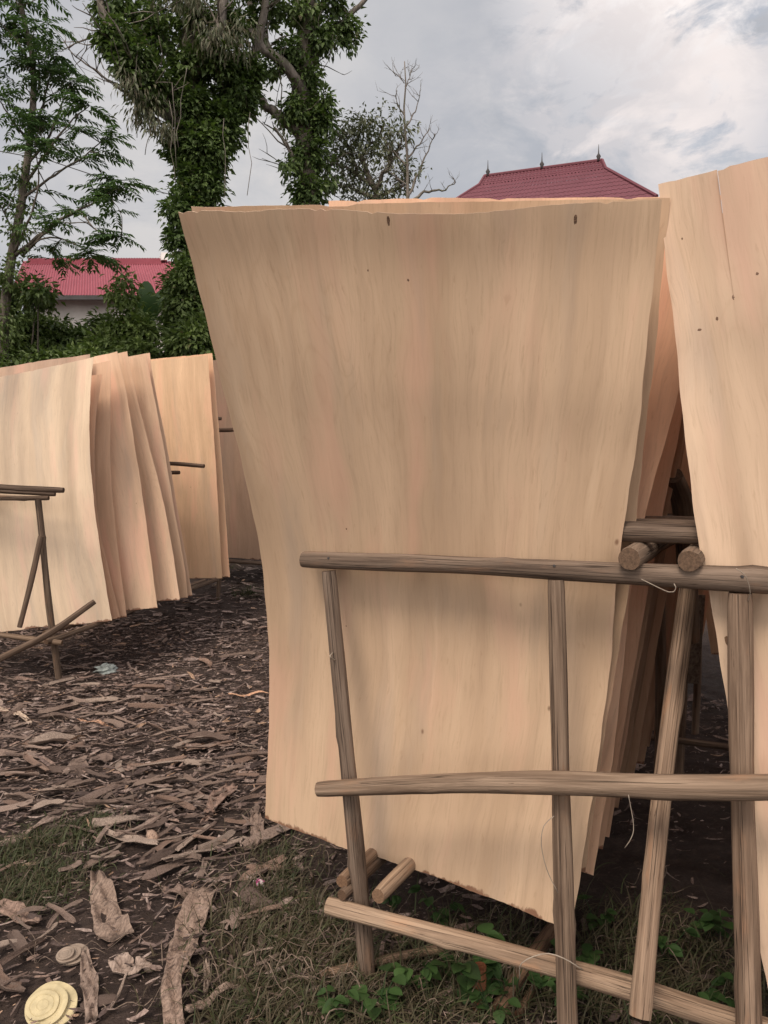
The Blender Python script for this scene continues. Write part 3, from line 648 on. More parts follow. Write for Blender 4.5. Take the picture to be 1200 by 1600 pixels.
# litter: one mass of small chips
def chips(n, xs, ys, lmin, lmax, seed, dens=None):
    r = np.random.default_rng(seed); out_v = []; out_f = []; out_c = []
    x = r.uniform(xs[0], xs[1], n*3); y = r.uniform(ys[0], ys[1], n*3)
    if dens is not None:
        k = r.uniform(0, 1, len(x)) < dens(x, y); x = x[k]; y = y[k]
    x = x[:n]; y = y[:n]; n = len(x)
    L = lmin*(lmax/lmin)**(r.uniform(0, 1, n)**1.7); Wd = L*r.uniform(.06, .30, n); Wd = np.clip(Wd, .003, .045)
    yaw = np.where(r.uniform(0, 1, n) < .6, r.normal(.35, .5, n), r.uniform(0, np.pi, n)); pit = r.normal(0, .13, n); rol = r.normal(0, .4, n)
    z = gz(x, y)+r.uniform(0, .02, n)+np.abs(pit)*L*.3
    base = np.array([(-.5, -.34), (-.46, .4), (-.15, .5), (.22, .46), (.5, .12), (.42, -.38), (.1, -.5), (-.2, -.45)])
    tm = base[None]+r.uniform(-.13, .13, (n, 8, 2))
    lx = tm[:, :, 0]*L[:, None]; ly = tm[:, :, 1]*Wd[:, None]
    lz = (r.uniform(-.05, .12, n)*L)[:, None]*(tm[:, :, 0]**2*4)+(r.uniform(-.3, .5, n)*Wd)[:, None]*(tm[:, :, 1]**2*4)
    cr, sr = np.cos(rol)[:, None], np.sin(rol)[:, None]; ly, lz = ly*cr-lz*sr, ly*sr+lz*cr
    cp, sp = np.cos(pit)[:, None], np.sin(pit)[:, None]; lx, lz = lx*cp-lz*sp, lx*sp+lz*cp
    cy, sy = np.cos(yaw)[:, None], np.sin(yaw)[:, None]; wx = lx*cy-ly*sy; wy = lx*sy+ly*cy
    V = np.stack([wx+x[:, None], wy+y[:, None], lz+z[:, None]], 2)
    cols = np.array([(.20, .145, .125), (.26, .195, .168), (.15, .108, .095), (.31, .24, .21), (.10, .072, .064), (.23, .16, .13), (.07, .05, .044)])
    c = cols[r.integers(0, len(cols), n)]*r.uniform(.75, 1.15, (n, 1)); hot = r.uniform(0, 1, n) < .03; c[hot] = np.array([.38, .25, .17])*r.uniform(.8, 1.1, (hot.sum(), 1))
    return V.reshape(-1, 3), n, np.repeat(c, 8, 0)
def dens_main(x, y):
    n = .5+.5*np.sin(2.3*x+1.1*y+.6)*np.sin(1.7*y-1.2*x+2)+.25*np.sin(5.1*x+3.7*y)
    d = np.clip(.55+.5*n, .15, 1)
    d = d*np.where(y < 3.7, .55, 1.0)                       # barer earth close by
    d = d*np.where((x > .1*y) & (y < 4.2), .6, 1.0)
    d = d*np.where(np.abs(y-5.0) > 1.4, .85, 1.1)
    return d
VS = []; CS = []; NN = 0
for (n, xs, ys, a_, b_, sd) in ((60000, (-4.2, .6), (2.2, 8.5), .010, .085, 1), (2200, (-4.2, .5), (3.4, 8.5), .07, .17, 2), (3000, (.2, 3), (2.2, 6), .02, .12, 3), (7000, (-5, .5), (8, 13), .05, .2, 4)):
    v, n_, c = chips(n, xs, ys, a_, b_, sd, dens_main); VS.append(v); CS.append(c); NN += n_
VS = np.concatenate(VS); CS = np.concatenate(CS)
bi = (np.arange(NN)*8)[:, None]
FQ = np.concatenate([bi+np.array([[0, 7, 2, 1]]), bi+np.array([[7, 6, 3, 2]]), bi+np.array([[6, 5, 4, 3]])], 0)
meta(link('bark_litter', VS, FQ, M_LIT, loc=(0, 0, 0), col=CS), 'grey brown litter of small bark chips covering the soil', 'bark litter', kind='stuff')
mbs = MB(); rt = random.Random(31)
for _ in range(150):
    px, py = rt.choice([(rt.uniform(0, 430), rt.uniform(1020, 1600)), (rt.uniform(340, 1150), rt.uniform(1380, 1600)), (rt.uniform(340, 620), rt.uniform(1340, 1600))]); g_ = G(px, py); a_ = rt.uniform(0, 6.28); q_ = [g_+Vector((0, 0, .015))]
    for k_ in range(7):
        a_ += rt.uniform(-.6, .6); n_ = q_[-1]+Vector((math.cos(a_), math.sin(a_), 0))*rt.uniform(.02, .05); n_.z = float(gz(n_.x, n_.y))+.01+abs(rt.gauss(0, .03)); q_.append(n_)
    rr_ = rt.uniform(.0008, .0022); mbs.tube(resample(q_, 16)[0], [rr_]*16, 4)
o = mbs.build('dry_stems', M_SCR, smooth=True, loc=(0, 0, 0)); o.color = (.18, .135, .105, 1); meta(o, 'thin dry stems and fibres strewn over bark and weeds', 'dry stems', kind='stuff')
# bigger scraps: one object each
vrs = random.Random(3); variants = []
for i in range(26):
    v, f = strip_mesh(vrs, 1.0, vrs.choice([.08, .11, .14, .18, .25, .36]), n=10, curl=vrs.uniform(.02, .4), wav=vrs.uniform(.005, .03), thk=.012)
    me = bpy.data.meshes.new('bark_scrap'); me.from_pydata(v.tolist(), [], f); me.materials.append(M_SCR); variants.append(me)
scr = random.Random(12); cnt = 0
while cnt < 285:
    px = scr.uniform(-20, 430); py = 1000+600*scr.uniform(0, 1)**1.0
    if py < 1080 and px > 380: continue
    g = G(px, py)
    if scr.random() > float(np.clip(dens_main(g.x, g.y)+.35, 0, 1)): continue
    if (abs(px-82) < 62 and abs(py-1580) < 50) or (abs(px-116) < 42 and abs(py-1500) < 30) or (240 < px < 348 and py > 1385) or (138 < px < 215 and 1355 < py < 1545): continue
    if px < 150 and 1270 < py < 1430 and scr.random() < .8: continue
    if px > 330 and py > 1340 and scr.random() < .6: continue
    if py > 1380 and scr.random() < .55: continue
    o = bpy.data.objects.new('bark_scrap', variants[cnt % 26]); C.objects.link(o)
    s = scr.choice([.10, .13, .16, .2, .26, .34])*(1 if py < 1350 else .8)
    wsc = scr.uniform(.7, 1.3)*(.20/s)**.5
    o.location = (g.x, g.y, g.z+.022+scr.uniform(0, .015)); o.scale = (s, s*wsc, s*scr.uniform(.6, 1.2))
    o.rotation_euler = (scr.gauss(0, .25), scr.gauss(0, .07), scr.gauss(.4, .55) if scr.random() < .65 else scr.uniform(0, 3.14))
    o.color = bark_col(scr)+(1,)
    meta(o, 'curled grey brown strip of peeled bark lying loose on the litter', 'bark scrap', 'curled bark scraps on the ground'); cnt += 1
def gstrip(name, label, cat, pix, wpx, col, seed, lift=.02, hole=False, curl=.25, thk=.004, fray=.12, crease=.012):
    rs = random.Random(seed); pts = [G(*p) for p in pix]; n = max(8, len(pix)*5); c, Ln = resample(pts, n)
    m = 9; V = []; ph = [rs.uniform(0, 6.28) for _ in range(6)]
    for side in (0, 1):
        rr = random.Random(seed+1)
        for i, p in enumerate(c):
            t = (c[min(i+1, n-1)]-c[max(i-1, 0)]); t.z = 0; t.normalize(); s_ = Vector((-t.y, t.x, 0)); d_ = p.y
            k = i/(n-1)*(len(wpx)-1); wi = wpx[int(k)]*(1-k % 1)+wpx[min(int(k)+1, len(wpx)-1)]*(k % 1); w_ = wi/F*d_*(1+rr.uniform(-fray, fray))
            for j in range(m):
                q = j/(m-1)*2-1
                z = lift+curl*w_*(q*q-.3)*.5+.012*math.sin(3*i/n*3+ph[0])+crease*math.sin(5*q+ph[1]+.6*math.sin(i*.7))*math.sin(i*.9+ph[2])
                V.append(p+s_*(q*w_/2)+t*rr.uniform(-.006, .006)+Vector((0, 0, z-(thk if side else 0))))
    N = n*m; f = []
    for i in range(n-1):
        for j in range(m-1):
            if hole and n//2-1 <= i <= n//2 and j == m//2+1: continue
            a = i*m+j; f += [(a, a+m, a+m+1, a+1), (N+a, N+a+1, N+a+m+1, N+a+m)]
    for i in range(n-1):
        for j in (0, m-1): a = i*m+j; f.append((a, N+a, N+a+m, a+m))
    for j in range(m-1):
        for i in (0, n-1): a = i*m+j; f.append((a, a+1, N+a+1, N+a))
    o = link(name, V, f, M_SCR, smooth=True); o.color = tuple(col)+(1,); return meta(o, label, cat)
gstrip('bark_strip', 'long wavy bark strip running to the bottom edge, left of the grass', 'bark strip', [(322, 1398), (300, 1445), (282, 1500), (268, 1550), (272, 1620)], [40, 44, 42, 30, 36], (.27, .195, .155), 1)
gstrip('bark_strip', 'crumpled creased sheet of bark, wide at its lower end, left of the long wavy strip', 'bark strip', [(152, 1368), (163, 1420), (182, 1478)], [18, 40, 52], (.26, .19, .15), 2, crease=.02)
gstrip('bark_strip', 'upright flat bark strip near the bottom edge beside the pale coil', 'bark strip', [(132, 1498), (140, 1545), (143, 1600)], [10, 30, 18], (.25, .185, .15), 3)
gstrip('bark_strip', 'torn piece of bark with a hole in it', 'bark piece', [(182, 1510), (205, 1522), (236, 1518)], [30, 36, 24], (.30, .23, .19), 4, hole=True)
gstrip('bark_strip', 'smooth brown bark strip with a narrow tail, below the big middle sheet corner', 'bark strip', [(364, 1228), (345, 1250), (330, 1268), (316, 1292)], [20, 30, 18, 8], (.26, .175, .14), 5)
gstrip('bark_strip', 'broad brown bark piece at the left edge below the grass tuft', 'bark strip', [(-20, 1425), (20, 1432), (62, 1450)], [30, 34, 12], (.24, .165, .13), 6)
gstrip('bark_strip', 'pale curved strip at the left edge of the litter', 'bark strip', [(-12, 1108), (18, 1116), (48, 1132)], [9, 10, 6], (.46, .36, .28), 7)
gstrip('wood_offcut', 'narrow orange veneer offcut touching the big middle sheet', 'offcut', [(358, 1090), (388, 1088), (418, 1085)], [7, 8, 8], (.62, .36, .23), 8, curl=.02, crease=.001)
gstrip('wood_offcut', 'short orange wood sliver in the upper litter', 'offcut', [(122, 1126), (150, 1133), (175, 1138)], [5, 8, 6], (.46, .27, .18), 9, curl=.05, crease=.002)
gstrip('bark_strip', 'dark folded bark strip meeting the top of the long wavy strip', 'bark strip', [(255, 1392), (280, 1402), (305, 1396)], [14, 26, 14], (.19, .135, .11), 10)
gstrip('bark_strip', 'long pale plank of bark slanting up from the left edge', 'bark strip', [(-10, 1330), (60, 1298), (112, 1272)], [15, 14, 9], (.24, .18, .15), 11)
gstrip('bark_strip', 'pair of thin bark slats at the lower right of the litter', 'bark strip', [(292, 1592), (335, 1565), (372, 1548)], [14, 18, 10], (.25, .185, .15), 13)
gstrip('bark_strip', 'narrow bark slat standing up near the bottom centre', 'bark strip', [(322, 1512), (324, 1540), (321, 1562)], [8, 11, 8], (.24, .185, .15), 14)
gstrip('bark_strip', 'bark flakes heap under the left corner of the big sheet', 'bark strip', [(395, 1270), (402, 1295), (398, 1330)], [12, 22, 16], (.22, .16, .13), 15)
# cone shaped bit
mb = MB(); g = G(237, 1318); mb.tube([g+Vector((-.03, .05, .035)), g+Vector((-.01, .02, .035)), g+Vector((.015, -.02, .03)), g+Vector((.02, -.03, .03))], [.006, .022, .027, .012], 10)
o = mb.build('bark_cone', M_SCR, smooth=True); o.color = (.36, .25, .19, 1); meta(o, 'small cone shaped curl of pale bark', 'bark piece')
# pale coils (sawn log cores)
M_COIL = mat_simple('pale_coil_wood', (.50, .42, .25), .6, 25, .22, .002); M_COILG = mat_simple('grey_coil_wood', (.27, .21, .165), .75, 30, .25, .002)
def coil(label, px, py, r, col, tilt, seed):
    rs = random.Random(seed); g = G(px, py); root = thing('wood_coil', label, 'wood coil', g)
    for i, (rr, zz, dx) in enumerate(((1.0, .006, 0), (.86, .026, -.014), (.62, .044, -.022))):
        V = []; f = []; n = 36; prof = [(0, .02), (.3, .0), (.36, .12), (.42, .0), (.66, .05), (.72, -.12), (.78, .02), (.94, .05), (1.0, .0), (1.0, -.8), (.9, -.9), (0, -.9)]
        ph = [rs.uniform(0, 6.28) for _ in range(4)]
        for (pr, pz) in prof:
            for k in range(n):
                a = 2*math.pi*k/n; q = r*rr*pr*(1+.05*math.sin(2*a+ph[0])+.015*math.sin(5*a+ph[1]))
                v = Vector((q*math.cos(a)+dx, q*.84*math.sin(a)+dx*.5, zz*.55+.011*pz+.006*math.sin(a+ph[2])*pr)); v.rotate(Matrix.Rotation(tilt, 3, 'X')); V.append(g+Vector((0, 0, .02))+v)
        for i_ in range(len(prof)-1):
            for k in range(n): f.append((i_*n+k, i_*n+(k+1) % n, (i_+1)*n+(k+1) % n, (i_+1)*n+k))
        o = link('layer', V, f, M_COIL if r > .06 else M_COILG, root, smooth=False); o.color = tuple(c*(1-.08*i) for c in col)+(1,)
coil('pale yellow layered disc of wood at the bottom left corner', 82, 1580, .080, (.62, .50, .30), R(30), 5)
coil('grey layered disc of wood half buried above the pale yellow one', 116, 1500, .048, (.34, .26, .20), R(25), 6)
# crumpled plastic, pink wrapper
def crumple(name, label, cat, px, py, r, mat, seed, h=.7):
    rs = random.Random(seed); g = G(px, py); V = []; f = []; n, m = 12, 7
    for i in range(m+1):
        th = math.pi*i/m*.62
        for k in range(n):
            a = 2*math.pi*k/n; q = r*(1+rs.uniform(-.32, .32)); V.append(g+Vector((q*math.sin(th)*1.25*math.cos(a), q*math.sin(th)*math.sin(a), .015+h*q*math.cos(th))))
    for i in range(m):
        for k in range(n): f.append((i*n+k, i*n+(k+1) % n, (i+1)*n+(k+1) % n, (i+1)*n+k))
    return meta(link(name, V, f, mat), label, cat)
M_PLA = mat_simple('grey_plastic', (.30, .33, .31), .35, 20, .4); crumple('plastic_bag', 'crumpled grey green plastic bag on the litter below the left rack', 'plastic bag', 166, 1050, .075, M_PLA, 4)
mm, t_, b_ = newmat('wrapper'); co = t_.new('ShaderNodeTexCoord').outputs['Object']
t_.l.new(t_.ramp(t_.noise(co, 60, 2, .5), [(.42, (.55, .10, .28)), (.5, (.7, .62, .62))]), b_.inputs['Base Color']); b_.inputs['Roughness'].default_value = .3
crumple('sweet_wrapper', 'tiny pink and white wrapper lying at the edge of the grass', 'wrapper', 404, 1386, .020, mm, 8)

# ------------------------------------------------------------------ leaves
def leaf_arrays(c, d, n, L, Wd):
    """folded pointed leaves; c base points, d directions, n normals (all m x 3)"""
    d = d/np.linalg.norm(d, axis=1, keepdims=True); s = np.cross(d, n); s /= np.linalg.norm(s, axis=1, keepdims=True)+1e-9; n = np.cross(s, d)
    L = L[:, None]; Wd = Wd[:, None]; fold = .22
    V = np.stack([c, c+d*L*.42+s*Wd*.5+n*Wd*fold, c+d*L-n*L*.12, c+d*L*.42-s*Wd*.5+n*Wd*fold, c+d*L*.45], 1)
    m = len(c); b = (np.arange(m)*5)[:, None]
    f = np.concatenate([b+np.array([[0, 4, 1]]), b+np.array([[4, 2, 1]]), b+np.array([[0, 3, 4]]), b+np.array([[4, 3, 2]])], 0)
    return V.reshape(-1, 3), f
def blobs_leaves(blobs, L, per, r_, droop=.4, clump=.22, aspect=.45, dead=0.0, shell=.55):
    """blobs: (x,y,z,rx,ry,rz,clumps). Clumps spread in each ellipsoid, leaves in each clump."""
    cs = []; ds = []; ns = []; col = []
    for (x, y, z, rx, ry, rz, nc) in blobs:
        u = r_.normal(0, 1, (nc, 3)); u /= np.linalg.norm(u, axis=1, keepdims=True); rad = (shell+(1-shell)*r_.uniform(0, 1, nc)**.6)*r_.uniform(.75, 1.12, nc)
        rad = np.where(r_.uniform(0, 1, nc) < .3, rad*r_.uniform(.2, .9, nc), rad)
        cc = u*rad[:, None]*np.array([rx, ry, rz])+np.array([x, y, z])
        k = np.repeat(np.arange(nc), per); m = len(k)
        cr = clump*r_.uniform(.6, 1.4, nc)
        off = r_.normal(0, 1, (m, 3)); off /= np.linalg.norm(off, axis=1, keepdims=True); off *= (r_.uniform(0, 1, m)**.5*cr[k])[:, None]; off[:, 2] *= .75
        c = cc[k]+off; d = off+u[k]*cr[k][:, None]*.5+r_.normal(0, .35*clump, (m, 3)); d[:, 2] -= droop*clump
        nn = r_.normal(0, .45, (m, 3)); nn[:, 2] += 1; nn += u[k]*.5
        tone = np.clip(r_.normal(.42, .28, nc), 0, 1)[k]*.7+r_.uniform(0, .3, m)
        dd = (r_.uniform(0, 1, m) < dead)*1.0
        cs.append(c); ds.append(d); ns.append(nn); col.append(np.stack([tone, dd*r_.uniform(.4, 1, m), np.zeros(m)], 1))
    c = np.concatenate(cs); m = len(c); Ls = L*r_.uniform(.6, 1.35, m)
    V, f = leaf_arrays(c, np.concatenate(ds), np.concatenate(ns), Ls, Ls*aspect*r_.uniform(.8, 1.2, m))
    return V, f, np.repeat(np.concatenate(col), 5, 0)
def pxblob(px, py, rx, ry, d, nc, depth=None):
    p = P(px, py, d); k = d/F; return (p.x, p.y, p.z, rx*k, (depth if depth else (rx*k+ry*k)/2), ry*k, nc)
def limb(mb, pix, r0, r1, seg=8, wob=.3, seed=0):
    rs = random.Random(seed+len(mb.v)); pts = [P(*p) for p in pix]; c, Ln = resample(pts, max(5, int(len(pix)*4)))
    n = len(c); c = [p+Vector((rs.uniform(-1, 1), rs.uniform(-1, 1), rs.uniform(-1, 1)))*r0*wob*(1 if 0 < i < n-1 else 0) for i, p in enumerate(c)]
    mb.tube(c, [r0+(r1-r0)*(i/(n-1)) for i in range(n)], seg); return c
def twigs(mb, c, n, ln, r, rs, up=.2, sub=2, flat=1.0):
    """short random side twigs growing from a limb's points; returns the tips"""
    tips = []
    for _ in range(n):
        p = rs.choice(c[len(c)//4:]); d = Vector((rs.uniform(-1, 1), rs.uniform(-1, 1)*flat, rs.uniform(-.4, 1)+up)).normalized(); L = ln*rs.uniform(.5, 1.3)
        q = [p]; 
        for i in range(4):
            d = (d+Vector((rs.uniform(-.35, .35), rs.uniform(-.35, .35), rs.uniform(-.25, .3)))).normalized(); q.append(q[-1]+d*L/4)
        mb.tube(q, [r, r*.8, r*.6, r*.45, r*.25], 5); tips.append(q[-1])
        for _ in range(sub):
            p2 = rs.choice(q[1:]); d2 = (d+Vector((rs.uniform(-1, 1), rs.uniform(-1, 1), rs.uniform(-.6, .9)))).normalized(); q2 = [p2]
            for i in range(3): d2 = (d2+Vector((rs.uniform(-.3, .3), rs.uniform(-.3, .3), rs.uniform(-.2, .3)))).normalized(); q2.append(q2[-1]+d2*L*.17)
            mb.tube(q2, [r*.5, r*.4, r*.3, r*.15], 4); tips.append(q2[-1])
    return tips
def gtree(name, label, px, d, group=None, cat='tree'):
    p = P(px, HOR, d); return thing(name, label, cat, (p.x, p.y, float(gz(p.x, p.y))), group)

# vine-clad tree
t2 = gtree('vine_clad_tree', 'broad tree wrapped in dark vines, widening upward behind the big sheet', 310, 13); D = 13
mb = MB(); rs = random.Random(2)
z0 = t2.location
trunk = [Vector((z0.x+.1, z0.y, z0.z-.2)), Vector(P(312, 560, D)), Vector(P(308, 400, D)), Vector(P(306, 250, D)), Vector(P(296, 120, D)), Vector(P(300, 0, D)), Vector(P(305, -130, D))]
c, _ = resample(trunk, 24); mb.tube(c, [.30-.20*i/23 for i in range(24)], 10)
mb2 = MB(); tips = []
for pix, r0 in (([(300, 220, D), (250, 150, D-.3), (200, 90, D-.6), (160, 20, D-.6), (140, -80, D-.6)], .13), ([(304, 260, D), (350, 190, D+.3), (385, 110, D+.5), (410, 30, D+.4), (415, -90, D+.4)], .13),
                ([(296, 150, D), (260, 70, D+.4), (235, 0, D+.5), (215, -100, D+.5)], .11), ([(300, 130, D), (335, 60, D-.4), (350, 0, D-.4), (365, -100, D-.4)], .11),
                ([(270, 190, D), (235, 165, D), (205, 150, D-.2)], .07)):
    ml = MB(); c = limb(ml, pix, r0, .04, 7, .3); twigs(ml, c, 14, 1.1, .022, rs); ml.build('limb', M_BARKG, t2, smooth=True)
c = limb(mb2, [(250, 190, D), (195, 145, D-.2), (160, 118, D-.3), (120, 90, D-.3), (101, 66, D-.3)], .03, .008, 5, .6); twigs(mb2, c[8:], 12, .55, .009, rs, sub=2)
for o_ in range(7):   # hanging dead vine strings
    a = P(rs.uniform(170, 400), rs.uniform(40, 200), D-.8); L_ = rs.uniform(.5, 1.5); q = [a]
    for i in range(5): q.append(q[-1]+Vector((rs.uniform(-.06, .06), rs.uniform(-.05, .05), -L_/5)))
    mb2.tube(q, .006, 4)
mb.build('trunk', M_BARK, t2, smooth=True); mb2.build('bare_vines', M_BARKG, t2, smooth=True)
B = [pxblob(205, 100, 26, 22, 12.4, 26), pxblob(178, 62, 22, 18, 12.4, 18), pxblob(228, 135, 22, 24, 12.5, 24), pxblob(250, 60, 26, 24, 12.8, 20)]+[pxblob(*b_) for b_ in ((308, 345, 24, 48, D, 130), (308, 430, 16, 48, D, 60), (312, 290, 28, 33, D, 120), (318, 235, 36, 33, D, 140), (280, 225, 12, 33, D, 50), (345, 200, 32, 36, D+.2, 120), (300, 170, 31, 33, D, 110),
     (372, 150, 28, 36, D+.3, 70), (385, 110, 16, 18, D+.3, 50), (300, 110, 30, 38, D, 60), (245, 130, 24, 28, D-.3, 36), (215, 90, 30, 28, D-.5, 34), (185, 60, 22, 22, D-.6, 20), (235, 30, 36, 33, D, 30), (300, 30, 42, 38, D, 40),
     (360, 40, 26, 30, D, 24), (170, 10, 26, 22, D-.4, 24), (280, -60, 96, 48, D, 50), (370, -50, 56, 48, D, 30), (340, 90, 26, 18, D-.2, 50), (280, 380, 7, 33, D-.4, 16), (276, 330, 7, 38, D-.4, 18))]
r2 = np.random.default_rng(22); V, f, cc = blobs_leaves(B, .105, 30, r2, .5, .22, .55, .02, .35)
link('crown', V, f, M_VINE, t2, col=cc)
B = [pxblob(*b_) for b_ in ((225, 165, 28, 34, D-.6, 16), (248, 195, 18, 24, D-.6, 12), (340, 60, 36, 36, D-.7, 14), (205, 120, 22, 30, D-.8, 8), (300, 0, 80, 40, D-.7, 24), (380, 60, 24, 34, D-.4, 8))]
V, f, cc = blobs_leaves(B, .13, 22, r2, 1.6, .25, .22, .55, .3); o = link('dry_foliage', V, f, M_GREY, t2, col=cc); o['label'] = 'drooping dry grey foliage'
# second tree
t3 = gtree('vine_covered_tree', 'leafy trunked tree with a forked pale limb, right of the broad vine tree', 480, 14); D = 14; z0 = t3.location
mb = MB(); mb2 = MB()
c, _ = resample([Vector((z0.x, z0.y, z0.z-.2)), P(486, 520, D), P(484, 330, D), P(474, 200, D), P(468, 110, D), P(482, 40, D), P(478, -100, D)], 24); mb.tube(c, [.27-.16*i/23 for i in range(24)], 10)
for pix, r0, r1_ in (([(470, 210, D), (440, 185, D-.2), (415, 165, D-.3), (398, 148, D-.4), (380, 120, D-.4)], .10, .05), ([(478, 150, D), (448, 105, D-.4), (410, 75, D-.5), (385, 45, D-.5), (355, 42, D-.5), (320, 20, D-.5)], .11, .04),
     ([(420, 78, D-.5), (400, 30, D-.3), (380, -20, D-.2), (370, -90, D)], .07, .03), ([(472, 120, D), (500, 80, D+.2), (520, 50, D+.3), (560, 10, D+.3), (600, -30, D+.3)], .08, .03), ([(490, 240, D+.2), (488, 150, D+.3), (486, 90, D+.3), (498, 20, D+.3)], .09, .05),
     ([(482, 40, D), (455, -20, D), (440, -80, D)], .08, .03), ([(478, 290, D), (455, 240, D-.2), (430, 200, D-.3)], .05, .02)):
    ml = MB(); c = limb(ml, pix, r0, r1_, 8, .25); twigs(ml, c, 9, .8, .016, rs); ml.build('limb', M_BARKG, t3, smooth=True)
mb.build('trunk', M_BARK, t3, smooth=True)
B = [pxblob(*b_) for b_ in ((480, 300, 20, 28, D, 52), (484, 345, 14, 28, D, 31), (478, 240, 20, 26, D, 49), (500, 190, 10, 22, D, 26), (462, 170, 10, 22, D-.2, 21), (505, 160, 7, 14, D, 14), (480, 120, 18, 22, D, 24), (455, 85, 22, 20, D-.2, 24), (500, 60, 22, 22, D, 24),
     (540, 42, 12, 14, D+.3, 16), (545, 60, 8, 10, D+.3, 7), (470, 20, 41, 24, D, 31), (420, 10, 26, 22, D-.3, 18), (395, 35, 16, 10, D-.4, 11), (520, 5, 26, 18, D+.2, 16), (470, -50, 76, 38, D, 43), (425, 110, 8, 10, D-.4, 8), (450, 255, 7, 18, D-.3, 7), (510, 270, 7, 28, D+.1, 8), (448, 180, 7, 10, D-.3, 4))]
V, f, cc = blobs_leaves(B, .115, 26, np.random.default_rng(33), .6, .22, .48, .04, .35); link('crown', V, f, M_VINE, t3, col=cc)
# small crooked tree
t4 = gtree('small_tree', 'small crooked tree with thin grey green leaves left of the bare tree', 585, 15); D = 15; z0 = t4.location
mb = MB(); c, _ = resample([Vector((z0.x, z0.y, z0.z-.2)), P(590, 420, D), P(588, 310, D), P(585, 290, D), P(570, 265, D)], 14); mb.tube(c, [.13-.08*i/13 for i in range(14)], 8); mb.build('trunk', M_BARK, t4, smooth=True)
mb2 = MB(); tp = []
for pix, r0 in (([(585, 290, D), (560, 275, D), (530, 258, D), (508, 262, D)], .05), ([(575, 270, D), (565, 240, D+.2), (590, 215, D+.2), (600, 190, D+.2)], .05), ([(586, 300, D), (600, 270, D-.2), (615, 245, D-.2), (625, 225, D)], .05),
     ([(560, 275, D), (545, 230, D), (530, 210, D)], .035), ([(590, 310, D), (560, 300, D), (535, 290, D), (515, 300, D)], .04), ([(588, 305, D), (610, 300, D), (640, 285, D)], .03)):
    ml = MB(); c = limb(ml, pix, r0, .015, 6, .7); tp += twigs(ml, c, 14, .5, .012, rs); ml.build('limb', M_BARK, t4, smooth=True)
B = [(p.x, p.y, p.z, .12, .12, .1, 1) for p in tp]+[pxblob(*b_) for b_ in ((575, 195, 28, 18, D, 26), (560, 215, 18, 14, D, 12), (530, 240, 24, 24, D, 20), (525, 285, 26, 20, D, 22), (560, 305, 40, 14, D, 28), (600, 300, 36, 14, D, 22), (600, 235, 28, 30, D, 12), (550, 265, 30, 24, D, 14))]
V, f, cc = blobs_leaves(B, .10, 9, np.random.default_rng(44), .5, .2, .42, .05, .3); link('crown', V, f, M_GREY, t4, col=cc)
# bare tree
t5 = gtree('bare_tree', 'leafless thin tree standing alone against the clouds', 637, 14.5); D = 14.5; z0 = t5.location
mb = MB(); c, _ = resample([Vector((z0.x, z0.y, z0.z-.2)), P(640, 420, D), P(637, 320, D), P(636, 240, D), P(631, 180, D), P(634, 130, D), P(632, 96, D)], 22); mb.tube(c, [.085-.075*i/21 for i in range(22)], 7); mb.build('trunk', M_BARKG, t5, smooth=True)
mb2 = MB(); rs5 = random.Random(55)
for pix, r0 in (([(640, 317, D), (665, 300, D-.1), (690, 297, D-.1), (712, 285, D)], .035), ([(637, 310, D), (650, 280, D), (670, 230, D), (680, 208, D)], .03), ([(635, 250, D), (655, 225, D+.1), (672, 200, D+.1)], .022), ([(636, 260, D), (618, 240, D), (608, 225, D)], .02),
     ([(634, 200, D), (648, 175, D), (656, 150, D)], .018), ([(632, 180, D), (622, 165, D), (618, 150, D)], .014), ([(633, 140, D), (640, 120, D), (644, 108, D)], .011), ([(632, 130, D), (622, 118, D), (617, 116, D)], .009), ([(637, 290, D), (612, 272, D), (598, 262, D)], .018), ([(638, 300, D), (625, 285, D+.2), (612, 290, D+.2)], .015)):
    ml = MB(); c = limb(ml, pix, r0, .006, 5, .8); twigs(ml, c, 7, .30, .007, rs5, sub=2); ml.build('limb', M_BARKG, t5, smooth=True)
